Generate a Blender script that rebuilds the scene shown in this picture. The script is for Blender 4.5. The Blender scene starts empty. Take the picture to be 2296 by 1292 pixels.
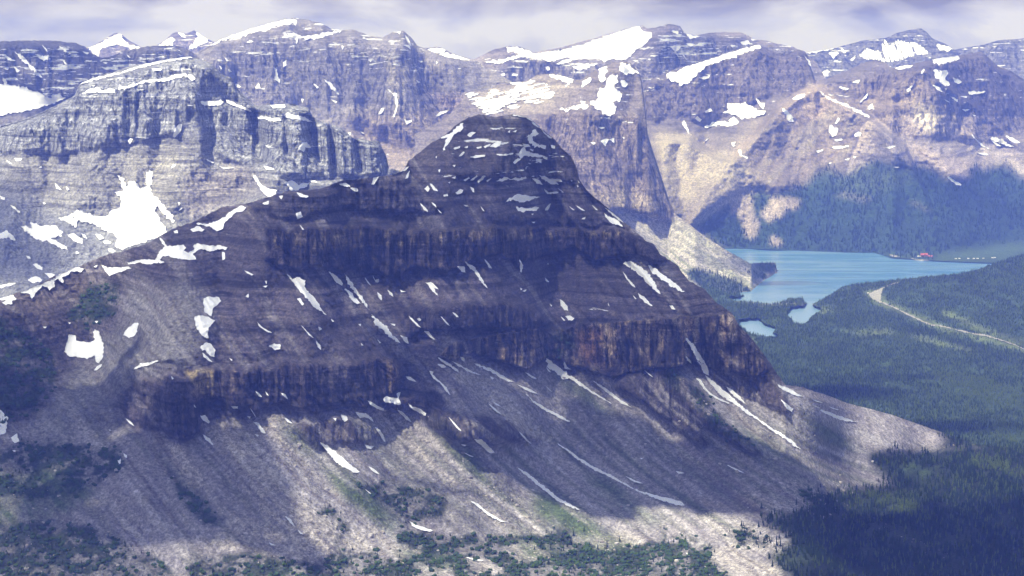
import bpy, bmesh, math, random, time
import numpy as np
from mathutils import Vector
from mathutils.geometry import delaunay_2d_cdt

T0 = time.time()
C = bpy.context.scene.collection
scene = bpy.context.scene
R = math.radians

# ------------------------------------------------------------------ camera
# metres throughout: z = 0 is the lake, the camera stands on a summit 1100 m above it
PW, PH = 2296.0, 1292.0
FPX = 4950.0
HORIZON = 80.0
ZC = 1100.0
TH = math.atan((PH / 2 - HORIZON) / FPX)
cam_d = bpy.data.cameras.new('camera')
cam = bpy.data.objects.new('camera', cam_d)
C.objects.link(cam)
cam.location = (0, 0, ZC)
cam.rotation_euler = (math.pi / 2 - TH, 0, 0)
cam_d.sensor_width = 36.0
cam_d.lens = 36.0 * FPX / PW
cam_d.clip_start = 1.0
cam_d.clip_end = 120000.0
scene.camera = cam

# ------------------------------------------------------------------ light
SUN_EL, SUN_AZ = R(55), R(-138)         # azimuth clockwise from +Y (the view direction)
SUN = Vector((math.sin(SUN_AZ) * math.cos(SUN_EL), math.cos(SUN_AZ) * math.cos(SUN_EL), math.sin(SUN_EL)))
sd = bpy.data.lights.new('sun', 'SUN')
sd.energy = 5.0
sd.angle = R(0.5)
sd.color = (1.0, 0.97, 0.93)
so = bpy.data.objects.new('sun', sd)
C.objects.link(so)
so.rotation_euler = SUN.to_track_quat('Z', 'Y').to_euler()
so.location = (0, 0, 5000)

world = bpy.data.worlds.new('World')
scene.world = world
world.use_nodes = True
nt = world.node_tree
nt.nodes.clear()
def WN(t, **kw):
    n = nt.nodes.new(t)
    for k, v in kw.items():
        setattr(n, k, v)
    return n
wo = WN('ShaderNodeOutputWorld')
sky = WN('ShaderNodeTexSky', sky_type='NISHITA', sun_disc=False, sun_elevation=SUN_EL, sun_rotation=SUN_AZ)
bg1 = WN('ShaderNodeBackground'); bg1.inputs[1].default_value = 0.11
nt.links.new(sky.outputs[0], bg1.inputs[0])
tc = WN('ShaderNodeTexCoord')
mp = WN('ShaderNodeMapping'); mp.inputs['Scale'].default_value = (1.0, 1.0, 2.6)
nt.links.new(tc.outputs['Generated'], mp.inputs[0])
n1 = WN('ShaderNodeTexNoise'); n1.inputs['Scale'].default_value = 13.0; n1.inputs['Detail'].default_value = 9; n1.inputs['Roughness'].default_value = 0.58
n1.inputs['Distortion'].default_value = 0.25
nt.links.new(mp.outputs[0], n1.inputs[0])
cr = WN('ShaderNodeValToRGB')           # grey cloud base to bright cloud
cr.color_ramp.elements[0].position = 0.36; cr.color_ramp.elements[0].color = (0.30, 0.285, 0.365, 1)
cr.color_ramp.elements[1].position = 0.60; cr.color_ramp.elements[1].color = (0.84, 0.83, 0.97, 1)
sx0 = WN('ShaderNodeSeparateXYZ'); nt.links.new(tc.outputs['Generated'], sx0.inputs[0])
mr0 = WN('ShaderNodeMapRange'); mr0.inputs[1].default_value = 0.0; mr0.inputs[2].default_value = 0.02; mr0.inputs[3].default_value = 0.10; mr0.inputs[4].default_value = -0.07
nt.links.new(sx0.outputs[2], mr0.inputs[0])
ad0 = WN('ShaderNodeMath', operation='ADD'); nt.links.new(n1.outputs[0], ad0.inputs[0]); nt.links.new(mr0.outputs[0], ad0.inputs[1])
nt.links.new(ad0.outputs[0], cr.inputs[0])
bg2 = WN('ShaderNodeBackground'); bg2.inputs[1].default_value = 0.60
nt.links.new(cr.outputs[0], bg2.inputs[0])
mp2 = WN('ShaderNodeMapping'); mp2.inputs['Scale'].default_value = (1.0, 1.0, 4.0); mp2.inputs['Location'].default_value = (3.1, 0.7, 0.2)
nt.links.new(tc.outputs['Generated'], mp2.inputs[0])
n2 = WN('ShaderNodeTexNoise'); n2.inputs['Scale'].default_value = 2.3; n2.inputs['Detail'].default_value = 5
nt.links.new(mp2.outputs[0], n2.inputs[0])
cr2 = WN('ShaderNodeValToRGB')          # cover: unbroken near the horizon, torn overhead
cr2.color_ramp.elements[0].position = 0.42; cr2.color_ramp.elements[0].color = (0, 0, 0, 1)
cr2.color_ramp.elements[1].position = 0.60; cr2.color_ramp.elements[1].color = (1, 1, 1, 1)
sx = WN('ShaderNodeSeparateXYZ'); nt.links.new(tc.outputs['Generated'], sx.inputs[0])
mr = WN('ShaderNodeMapRange'); mr.inputs[1].default_value = 0.05; mr.inputs[2].default_value = 0.35; mr.inputs[3].default_value = 0.35; mr.inputs[4].default_value = 0.0
nt.links.new(sx.outputs[2], mr.inputs[0])
ad = WN('ShaderNodeMath', operation='ADD'); nt.links.new(n2.outputs[0], ad.inputs[0]); nt.links.new(mr.outputs[0], ad.inputs[1])
nt.links.new(ad.outputs[0], cr2.inputs[0])
ms = WN('ShaderNodeMixShader')
nt.links.new(cr2.outputs[0], ms.inputs[0]); nt.links.new(bg1.outputs[0], ms.inputs[1]); nt.links.new(bg2.outputs[0], ms.inputs[2])
nt.links.new(ms.outputs[0], wo.inputs[0])

vs = scene.view_settings
vs.view_transform = 'Standard'; vs.look = 'None'; vs.exposure = 0.68; vs.gamma = 1.0; vs.use_curve_mapping = False
cy = scene.cycles
cy.use_denoising = True
cy.max_bounces = 4; cy.diffuse_bounces = 2; cy.glossy_bounces = 2; cy.transparent_max_bounces = 8; cy.volume_bounces = 1
cy.use_adaptive_sampling = False

# ------------------------------------------------------------------ helpers: noise, canvas
def _hash(ix, iy, seed):
    h = (ix.astype(np.int64) * 374761393 + iy.astype(np.int64) * 668265263 + seed * 974711) & 0xffffffff
    h = ((h ^ (h >> 13)) * 1274126177) & 0xffffffff
    h = (h ^ (h >> 16)) & 0xffffff
    return h.astype(np.float32) / 16777215.0
def vnoise(x, y, seed=0):
    x0 = np.floor(x); y0 = np.floor(y)
    fx = (x - x0).astype(np.float32); fy = (y - y0).astype(np.float32)
    fx = fx * fx * fx * (fx * (fx * 6 - 15) + 10); fy = fy * fy * fy * (fy * (fy * 6 - 15) + 10)
    a = _hash(x0, y0, seed); b = _hash(x0 + 1, y0, seed); c = _hash(x0, y0 + 1, seed); d = _hash(x0 + 1, y0 + 1, seed)
    return (a + (b - a) * fx) * (1 - fy) + (c + (d - c) * fx) * fy
def fbm(x, y, octv=4, seed=0, gain=0.5):
    s = 0; a = 1.0; n = 0
    for o in range(octv):
        s = s + a * vnoise(x * (2.03 ** o) + 17.3 * o, y * (2.03 ** o) + 9.1 * o, seed + o * 31)
        n += a; a *= gain
    return s / n * 2 - 1
def n01(x, y, seed, o=4, g=.6): return .5 + .5 * fbm(x, y, o, seed, g) * 1.5
def ridged(x, y, octv=3, seed=0):
    s = 0; a = 1.0; n = 0
    for o in range(octv):
        s = s + a * (1 - np.abs(vnoise(x * (2.1 ** o), y * (2.1 ** o), seed + o * 17) * 2 - 1))
        n += a; a *= 0.5
    return s / n
def sstep(a, b, x):
    t = np.clip((x - a) / (b - a), 0, 1)
    return t * t * (3 - 2 * t)

def tandep(y):                           # tangent of the dip of the ray through a photo row
    cyv = -(np.asarray(y, dtype=np.float64) - PH / 2) / FPX
    return (math.sin(TH) - math.cos(TH) * cyv) / (math.cos(TH) + math.sin(TH) * cyv)
def kx(x, y):                            # X / depth
    cyv = -(np.asarray(y, dtype=np.float64) - PH / 2) / FPX
    return ((np.asarray(x, dtype=np.float64) - PW / 2) / FPX) / (math.cos(TH) + math.sin(TH) * cyv)
def P(s):
    v = [float(a) for a in s.replace(',', ' ').split()]
    return np.array(v).reshape(-1, 2)
def inpoly(x, y, p):
    r = np.zeros(x.shape, bool); n = len(p)
    for i in range(n):
        x1, y1 = p[i]; x2, y2 = p[(i + 1) % n]
        if y1 == y2: continue
        c = ((y1 > y) != (y2 > y)) & (x < (x2 - x1) * (y - y1) / (y2 - y1) + x1)
        r ^= c
    return r

CX0, CX1, CY0, CY1, CS = -320, 2620, -40, 1420, 2.0
CXN, CYN = int((CX1 - CX0) / CS) + 1, int((CY1 - CY0) / CS) + 1
GX, GY = np.meshgrid(CX0 + np.arange(CXN) * CS, CY0 + np.arange(CYN) * CS)
GX = GX.astype(np.float32); GY = GY.astype(np.float32)
def warp_fields(scale, amp, seed):
    return amp * fbm(GX / scale, GY / scale, 4, seed, 0.62), amp * fbm(GX / scale, GY / scale, 4, seed + 100, 0.62)
WARPS = {'big': warp_fields(60, 26, 5), 'mid': warp_fields(34, 13, 9), 'small': warp_fields(14, 5, 13), 'none': (0 * GX, 0 * GX)}
def blur(a, r):
    r = int(round(r))
    if r < 1: return a
    for _ in range(2):
        for ax in (0, 1):
            pad = [(0, 0)] * a.ndim; pad[ax] = (r + 1, r)
            c = np.cumsum(np.pad(a, pad, mode='edge'), axis=ax, dtype=np.float64)
            n = a.shape[ax]; k = 2 * r + 1
            hi = [slice(None)] * a.ndim; lo = [slice(None)] * a.ndim
            hi[ax] = slice(k, k + n); lo[ax] = slice(0, n)
            a = ((c[tuple(hi)] - c[tuple(lo)]) / k).astype(np.float32)
    return a
def mask(polys, warp='mid', soft=4, k=1.0):
    """soft mask of photo-pixel polygons (a list of strings); soft in photo pixels"""
    if isinstance(polys, str): polys = [polys]
    m = np.zeros(GX.shape, np.float32)
    wx, wy = WARPS[warp]
    for s in polys:
        p = P(s)
        mg = 60
        i0 = max(0, int((p[:, 0].min() - mg - CX0) / CS)); i1 = min(CXN, int((p[:, 0].max() + mg - CX0) / CS) + 2)
        j0 = max(0, int((p[:, 1].min() - mg - CY0) / CS)); j1 = min(CYN, int((p[:, 1].max() + mg - CY0) / CS) + 2)
        if i1 <= i0 or j1 <= j0: continue
        sl = (slice(j0, j1), slice(i0, i1))
        r = inpoly(GX[sl] + wx[sl], GY[sl] + wy[sl], p)
        m[sl] = np.maximum(m[sl], r)
    return blur(m, soft / CS) * k
def samp(cv, x, y):
    u = np.clip((x - CX0) / CS, 0, CXN - 1.001); v = np.clip((y - CY0) / CS, 0, CYN - 1.001)
    iu = u.astype(int); iv = v.astype(int); fu = (u - iu); fv = (v - iv)
    if cv.ndim == 3: fu = fu[..., None]; fv = fv[..., None]
    return (cv[iv, iu] * (1 - fu) + cv[iv, iu + 1] * fu) * (1 - fv) + (cv[iv + 1, iu] * (1 - fu) + cv[iv + 1, iu + 1] * fu) * fv
def canvas(col):
    c = np.zeros(GX.shape + (3,), np.float32); c[:] = col
    return c
def paint(cv, m, col):
    cv += (np.array(col, np.float32) - cv) * np.clip(m, 0, 1)[..., None]

def spurs(lines):
    """tent shaped ribs along polylines: 'x,y x,y ...|width px|height m' -> metres the rock stands forward"""
    out = np.zeros(GX.shape, np.float32)
    wx, wy = WARPS['mid']
    for s in lines:
        a, w, h = s.split('|'); p = P(a); w = float(w); h = float(h)
        i0 = max(0, int((p[:, 0].min() - w * 1.4 - CX0) / CS)); i1 = min(CXN, int((p[:, 0].max() + w * 1.4 - CX0) / CS) + 2)
        j0 = max(0, int((p[:, 1].min() - w * 1.4 - CY0) / CS)); j1 = min(CYN, int((p[:, 1].max() + w * 1.4 - CY0) / CS) + 2)
        sl = (slice(j0, j1), slice(i0, i1)); x = GX[sl] + wx[sl] * .7; y = GY[sl] + wy[sl] * .7
        d = np.full(x.shape, 1e9, np.float32)
        for k in range(len(p) - 1):
            ax, ay = p[k]; bx, by = p[k + 1]; L2 = (bx - ax) ** 2 + (by - ay) ** 2
            t = np.clip(((x - ax) * (bx - ax) + (y - ay) * (by - ay)) / L2, 0, 1)
            d = np.minimum(d, np.hypot(x - ax - t * (bx - ax), y - ay - t * (by - ay)))
        out[sl] = np.maximum(out[sl], h * np.clip(1 - d / w, 0, 1))
    return out
def strokes(lines):
    """one soft mask of tapered strokes; lines = [(points (n,2), widths (n,), strength)]"""
    m = np.zeros(GX.shape, np.float32)
    for pts, w, k in lines:
        t = np.gradient(pts, axis=0); t /= np.maximum(np.hypot(t[:, 0], t[:, 1]), 1e-6)[:, None]
        nn = np.stack([-t[:, 1], t[:, 0]], -1) * (w * .5)[:, None]
        p = np.concatenate([pts + nn, (pts - nn)[::-1]])
        i0 = max(0, int((p[:, 0].min() - 4 - CX0) / CS)); i1 = min(CXN, int((p[:, 0].max() + 4 - CX0) / CS) + 2)
        j0 = max(0, int((p[:, 1].min() - 4 - CY0) / CS)); j1 = min(CYN, int((p[:, 1].max() + 4 - CY0) / CS) + 2)
        if i1 <= i0 or j1 <= j0: continue
        sl = (slice(j0, j1), slice(i0, i1))
        m[sl] = np.maximum(m[sl], inpoly(GX[sl], GY[sl], p) * k)
    return blur(m, 1.0)

# ------------------------------------------------------------------ helpers: objects
def tag(o, label=None, cat=None, group=None, kind=None):
    if label: o['label'] = label
    if cat: o['category'] = cat
    if group: o['group'] = group
    if kind: o['kind'] = kind
    return o
def np_mesh(name, V, F, mats=(), smooth=True, attrs=None, mat_idx=None):
    """V (n,3), F (m,k) with k 3 or 4"""
    me = bpy.data.meshes.new(name)
    V = np.ascontiguousarray(V, np.float32); F = np.ascontiguousarray(F, np.int32)
    k = F.shape[1]; m = len(F)
    me.vertices.add(len(V)); me.vertices.foreach_set('co', V.ravel())
    me.loops.add(m * k); me.loops.foreach_set('vertex_index', F.ravel())
    me.polygons.add(m)
    me.polygons.foreach_set('loop_start', np.arange(m, dtype=np.int32) * k)
    me.polygons.foreach_set('loop_total', np.full(m, k, np.int32))
    if smooth: me.polygons.foreach_set('use_smooth', np.ones(m, bool))
    for a in mats: me.materials.append(a)
    if mat_idx is not None: me.polygons.foreach_set('material_index', mat_idx.astype(np.int32))
    if attrs:
        for an, arr in attrs.items():
            if arr.ndim == 2:
                at = me.attributes.new(an, 'FLOAT_COLOR', 'POINT')
                c4 = np.ones((len(V), 4), np.float32); c4[:, :3] = arr
                at.data.foreach_set('color', c4.ravel())
            else:
                at = me.attributes.new(an, 'FLOAT', 'POINT')
                at.data.foreach_set('value', arr.astype(np.float32).ravel())
    me.update(calc_edges=True)
    return me
def add_obj(name, me, parent=None):
    o = bpy.data.objects.new(name, me)
    C.objects.link(o)
    if parent is not None: o.parent = parent
    return o

# ------------------------------------------------------------------ materials
class Mat:
    def __init__(self, name):
        self.m = bpy.data.materials.new(name); self.m.use_nodes = True
        self.t = self.m.node_tree; self.t.nodes.clear()
        self.out = self.n('ShaderNodeOutputMaterial')
        self.b = self.n('ShaderNodeBsdfPrincipled'); self.b.inputs['Roughness'].default_value = 0.95
        self.b.inputs['Specular IOR Level'].default_value = 0.15
        self.l(self.b.outputs[0], self.out.inputs[0])
    def n(self, t, **kw):
        n = self.t.nodes.new(t)
        for k, v in kw.items(): setattr(n, k, v)
        return n
    def l(self, a, b): self.t.links.new(a, b)
    def coords(self, scale=(1, 1, 1), rot=(0, 0, 0)):
        g = self.n('ShaderNodeNewGeometry'); mp = self.n('ShaderNodeMapping')
        mp.inputs['Scale'].default_value = scale; mp.inputs['Rotation'].default_value = rot
        self.l(g.outputs['Position'], mp.inputs[0]); return mp.outputs[0]
    def noise(self, scale=(1, 1, 1), detail=4, rough=0.6, rot=(0, 0, 0), dist=0.0):
        n = self.n('ShaderNodeTexNoise'); n.inputs['Scale'].default_value = 1.0
        n.inputs['Detail'].default_value = detail; n.inputs['Roughness'].default_value = rough
        n.inputs['Distortion'].default_value = dist
        self.l(self.coords(scale, rot), n.inputs[0]); return n.outputs[0]
    def mrange(self, v, a, b, c, d):
        n = self.n('ShaderNodeMapRange'); self.l(v, n.inputs[0])
        for i, q in enumerate((a, b, c, d)): n.inputs[i + 1].default_value = q
        return n.outputs[0]
    def math(self, op, a, b=None):
        n = self.n('ShaderNodeMath', operation=op)
        for i, q in enumerate((a, b)):
            if q is None: continue
            if isinstance(q, (int, float)): n.inputs[i].default_value = q
            else: self.l(q, n.inputs[i])
        return n.outputs[0]
    def mix(self, fac, a, b, mode='MIX'):
        n = self.n('ShaderNodeMix', data_type='RGBA', blend_type=mode)
        for s, q in ((n.inputs[0], fac), (n.inputs[6], a), (n.inputs[7], b)):
            if isinstance(q, (int, float)): s.default_value = q
            elif isinstance(q, tuple): s.default_value = q + (1,)
            else: self.l(q, s)
        return n.outputs[2]
    def attr(self, name):
        a = self.n('ShaderNodeAttribute'); a.attribute_name = name; return a
    def bump(self, h, dist, strength=1.0):
        b = self.n('ShaderNodeBump'); b.inputs['Distance'].default_value = dist; b.inputs['Strength'].default_value = strength
        self.l(h, b.inputs['Height']); self.l(b.outputs[0], self.b.inputs['Normal'])

def rock_material(name, strata_m=22.0, dip=(0.0, 0.0), strata_amt=0.5, streak_m=14.0, streak_amt=0.5,
                  speck_m=6.0, speck_amt=0.35, bump_m=5.0, ledge_snow=True, fine_strata=0.0, px=3.0, joint=.42):
    """attributes: Col albedo, Cliff 0..1 bare cliff, Snow 0..1 how much snow lies on ledges, Rubble 0..1 loose blocks"""
    M = Mat(name)
    col = M.attr('Col').outputs['Color']; cliff = M.attr('Cliff').outputs['Fac']; rub = M.attr('Rubble').outputs['Fac']
    rot = (dip[0], dip[1], 0)
    st = M.noise((1 / 900., 1 / 900., 1 / strata_m), 5, 0.72, rot, 0.15)
    sk = M.noise((1 / streak_m, 1 / streak_m, 1 / (streak_m * 14)), 4, 0.65)
    fine = M.noise((1 / (speck_m * 4), 1 / (speck_m * 4), 1 / (speck_m * 4)), 6, 0.75)
    blotch = M.noise((1 / 260., 1 / 260., 1 / 160.), 4, 0.6)
    st2 = M.noise((1 / 500., 1 / 500., 3.4 / strata_m), 3, 0.6, rot, 0.1)
    sa = M.math('ADD', M.mrange(st, 0.40, 0.60, -strata_amt, strata_amt), M.mrange(st2, 0.38, 0.62, -strata_amt * fine_strata, strata_amt * fine_strata))
    f1 = M.math('ADD', M.math('MULTIPLY', sa, M.math('MULTIPLY', M.mrange(rub, 0, .6, 1, .08), M.mrange(M.noise((1 / 300., 1 / 300., 1 / 90.), 3, .6), .35, .62, .25, 1.15))), 1.0)
    a1 = M.math('MULTIPLY', M.math('SUBTRACT', M.mrange(sk, 0.3, 0.7, 1 - streak_amt, 1 + streak_amt), 1.0), cliff)
    f2 = M.math('ADD', a1, 1.0)
    f3 = M.mrange(fine, 0.3, 0.7, 1 - speck_amt, 1 + speck_amt)
    f4 = M.mrange(blotch, 0.3, 0.7, 0.82, 1.18)
    f = M.math('MULTIPLY', M.math('MULTIPLY', f1, f2), M.math('MULTIPLY', f3, f4))
    # grain at the scale of single blocks, cracks on bare cliffs, thin dark bedding joints
    g1 = M.noise((.45 / px,) * 3, 2, .75)
    f = M.math('MULTIPLY', f, M.mrange(g1, .36, .64, .66, 1.36))
    g2 = M.noise((.22 / px, .22 / px, .3 / px), 3, .8)
    rr = M.math('ADD', M.math('MULTIPLY', M.math('SUBTRACT', M.mrange(g2, .38, .64, .70, 1.34), 1.0), rub), 1.0)
    f = M.math('MULTIPLY', f, rr)
    ck = M.mrange(M.noise((.20 / px, .20 / px, .022 / px), 3, .6), .555, .60, 0, .62)
    f = M.math('MULTIPLY', f, M.math('SUBTRACT', 1.0, M.math('MULTIPLY', ck, cliff)))
    bj = M.mrange(M.noise((1 / 420., 1 / 420., .19 / px), 3, .7, rot, .1), .54, .575, 0, joint)
    f = M.math('MULTIPLY', f, M.math('SUBTRACT', 1.0, M.math('MULTIPLY', bj, M.mrange(rub, 0, .5, 1, 0))))
    cc = M.n('ShaderNodeCombineColor')
    for i in range(3): M.l(f, cc.inputs[i])
    base = M.mix(1.0, col, cc.outputs[0], 'MULTIPLY')
    if ledge_snow:
        sn = M.attr('Snow').outputs['Fac']
        a = M.noise((1 / 150., 1 / 150., 1 / 16.), 6, 0.68, rot, 0.3)
        th = M.math('SUBTRACT', a, M.mrange(sn, 0, 1, 0.76, 0.40))
        fac = M.mrange(th, 0.0, 0.015, 0, 1)
        base = M.mix(fac, base, (0.86, 0.88, 0.92))
    M.l(base, M.b.inputs['Base Color'])
    h = M.math('ADD', M.math('MULTIPLY', fine, 0.8), M.math('ADD', M.math('ADD', M.math('MULTIPLY', st, 0.7), M.math('MULTIPLY', st2, 0.4 * fine_strata)), M.math('MULTIPLY', M.math('MULTIPLY', sk, cliff), 1.6)))
    h = M.math('ADD', h, M.math('MULTIPLY', g2, .7))
    h = M.math('SUBTRACT', h, M.math('MULTIPLY', M.math('MULTIPLY', ck, cliff), .8))
    M.bump(h, bump_m)
    return M.m
def plain(name, col, rough=0.8, var=0.15, scale=0.5):
    M = Mat(name); M.b.inputs['Roughness'].default_value = rough
    f = M.mrange(M.noise((scale, scale, scale), 4), 0.3, 0.7, 1 - var, 1 + var)
    cc = M.n('ShaderNodeCombineColor')
    for i in range(3): M.l(f, cc.inputs[i])
    M.l(M.mix(1.0, tuple(col), cc.outputs[0], 'MULTIPLY'), M.b.inputs['Base Color'])
    return M.m
def snow_material():
    M = Mat('snow')
    a = M.noise((1 / 60., 1 / 60., 1 / 30.), 6, 0.6)
    b = M.noise((1 / 14., 1 / 14., 1 / 9.), 4, 0.65)
    c = M.mix(M.mrange(a, 0.35, 0.7, 0, 1), (0.94, 0.95, 0.97), (0.86, 0.87, 0.90))
    c = M.mix(M.mrange(b, 0.52, 0.72, 0, .4), c, (0.66, 0.66, 0.68))
    e = M.attr('Edge').outputs['Fac']
    c = M.mix(M.math('MULTIPLY', M.math('MULTIPLY', e, e), M.mrange(b, .35, .65, 0, .4)), c, (0.42, 0.40, 0.40))
    M.l(c, M.b.inputs['Base Color']); M.b.inputs['Roughness'].default_value = 0.7
    M.bump(M.math('ADD', a, M.math('MULTIPLY', b, .4)), 5.0, 0.8)
    return M.m
MSNOW = snow_material()
# ------------------------------------------------------------------ terrain layers
class Layer:
    """a mountain face: for every column of the view the slope field is integrated upwards into a true 3-D relief"""
    def __init__(self, name, ridge, bottom, D0, x0, x1, dx, rows, slope, relief, seed, jag=2.0, cv=None, cliff=None,
                 rubble=None, snow=None, mat=None, label=None, smooth_x=5, back=10, back_slope=0.8, zclip=None, parts=None, watermask=None):
        self.name = name; r = P(ridge)
        xs = np.arange(x0, x1 + dx * 0.5, dx); self.xs = xs; self.dx = dx; self.x0 = x0
        yr = np.interp(xs, r[:, 0], r[:, 1])
        yr = yr - jag * (1 - .8 * sstep(1780, 1950, xs) * (seed == 3)) * (0.9 * fbm(xs / 26, xs * 0, 4, seed + 3, 0.65) + 0.7 * fbm(xs / 7, xs * 0, 3, seed + 4, 0.7))
        b = P(bottom); yb = np.interp(xs, b[:, 0], b[:, 1]); yb = np.maximum(yb, yr + 8)
        d = P(D0); d0 = np.interp(xs, d[:, 0], d[:, 1])
        self.yr, self.yb = yr, yb
        v = np.linspace(0, 1, rows)[:, None]
        Y = yr[None] + (yb - yr)[None] * v; X = np.repeat(xs[None], rows, 0)
        self.X, self.Y = X, Y
        s = samp(slope, X, Y)
        w = smooth_x
        if w: 
            pad = np.pad(s, ((0, 0), (w, w)), mode='edge'); c = np.cumsum(np.pad(pad, ((0, 0), (1, 0))), axis=1)
            s = (c[:, 2 * w + 1:] - c[:, :-2 * w - 1]) / (2 * w + 1)
        t = tandep(Y)
        inc = (t[1:] - t[:-1]) / (0.5 * (s[1:] + s[:-1]) + 0.5 * (t[1:] + t[:-1]))
        acc = np.cumsum(inc[::-1], axis=0)[::-1]
        D = np.empty_like(t); D[-1] = d0; D[:-1] = d0[None] * np.exp(acc)
        D = D + relief(X, Y, s)
        if zclip is not None:
            D = zclip(X, Y, D, t)
        self.D = D
        Xw = D * kx(X, Y); Zw = ZC - D * t
        self.rows = rows
        V = np.stack([Xw, D, Zw], -1)
        # the far side, going down behind the ridge
        bx = []
        for k in range(1, back + 1):
            dd = 45.0 * k ** 1.55
            Dk = D[0] + dd; zk = Zw[0] - back_slope * dd + 14 * fbm(xs / 30, xs * 0 + k * 0.6, 3, seed + 8)
            bx.append(np.stack([Dk * kx(xs, yr), Dk, np.maximum(zk, -9.0)], -1))
        V = np.concatenate([np.array(bx[::-1]), V], 0) if back else V
        nr, nc = V.shape[:2]
        col = samp(cv, X, Y); 
        def full(a): return np.concatenate([np.repeat(a[:1], back, 0), a], 0)
        at = {'Col': full(col).reshape(-1, 3)}
        z = np.zeros_like(GX)
        for nm, c in (('Cliff', cliff), ('Rubble', rubble), ('Snow', snow)):
            a = full(samp(c, X, Y) if c is not None else np.zeros_like(X))
            if nm == 'Snow' and back: a[:back] *= 0.3
            at[nm] = a.ravel()
        self.at = at
        idx = np.arange(nr * nc).reshape(nr, nc)
        F = np.stack([idx[:-1, :-1], idx[1:, :-1], idx[1:, 1:], idx[:-1, 1:]], -1)
        V = V.reshape(-1, 3)
        Ff = F.reshape(-1, 4)
        if parts:                          # regions (canvas masks) become children that share the surface
            Xc = np.concatenate([np.repeat(X[:1], back, 0), X], 0); Yc = np.concatenate([np.repeat(Y[:1], back, 0), Y], 0)
            fx = Xc[:-1, :-1]; fy = Yc[:-1, :-1]
            rid = np.zeros(fx.shape, int)
            for i, (pn, m, lab) in enumerate(parts):
                rid[samp(m, fx, fy) > 0.5] = i + 1
            rid[:back] = 0
            rid = rid.ravel()
            self.obj = None
            for i in range(len(parts) + 1):
                f = Ff[rid == i]
                if len(f) == 0: continue
                u, inv = np.unique(f.ravel(), return_inverse=True)
                nm = name if i == 0 else parts[i - 1][0]
                me = np_mesh(nm, V[u], inv.reshape(-1, 4), [mat], True, {k: a[u] for k, a in at.items()})
                o = add_obj(nm, me, self.obj)
                if i == 0: self.obj = o
                elif parts[i - 1][2]: o['label'] = parts[i - 1][2]
        else:
            me = np_mesh(name, V, Ff, [mat], True, at)
            self.obj = add_obj(name, me)
        tag(self.obj, label, None, None, 'structure')
        Db = D
        for _ in range(3):
            p = np.pad(Db, 2, mode='edge')
            Db = sum(p[i:i + D.shape[0], j:j + D.shape[1]] for i in (0, 2, 4) for j in (0, 2, 4)) / 9.0
        self.Db = Db
    def depth(self, x, y, which=None):
        A = self.D if which is None else which
        u = np.clip((x - self.x0) / self.dx, 0, len(self.xs) - 1.001); iu = u.astype(int); fu = u - iu
        yr = self.yr[iu] * (1 - fu) + self.yr[iu + 1] * fu; yb = self.yb[iu] * (1 - fu) + self.yb[iu + 1] * fu
        v = np.clip((y - yr) / (yb - yr), 0, 1) * (self.rows - 1); v = np.clip(v, 0, self.rows - 1.001)
        iv = v.astype(int); fv = v - iv
        return (A[iv, iu] * (1 - fu) + A[iv, iu + 1] * fu) * (1 - fv) + (A[iv + 1, iu] * (1 - fu) + A[iv + 1, iu + 1] * fu) * fv
    def ridge_y(self, x):
        return np.interp(x, self.xs, self.yr)
    def point(self, x, y, off=0.0, which=None):
        x = np.asarray(x, float); y = np.asarray(y, float)
        D = self.depth(x, y, which) - off
        return np.stack([D * kx(x, y), D, ZC - D * tandep(y)], -1)
    def point_up(self, x, y, up=0.0):
        p = self.point(x, y); p[..., 2] += up; return p

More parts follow.
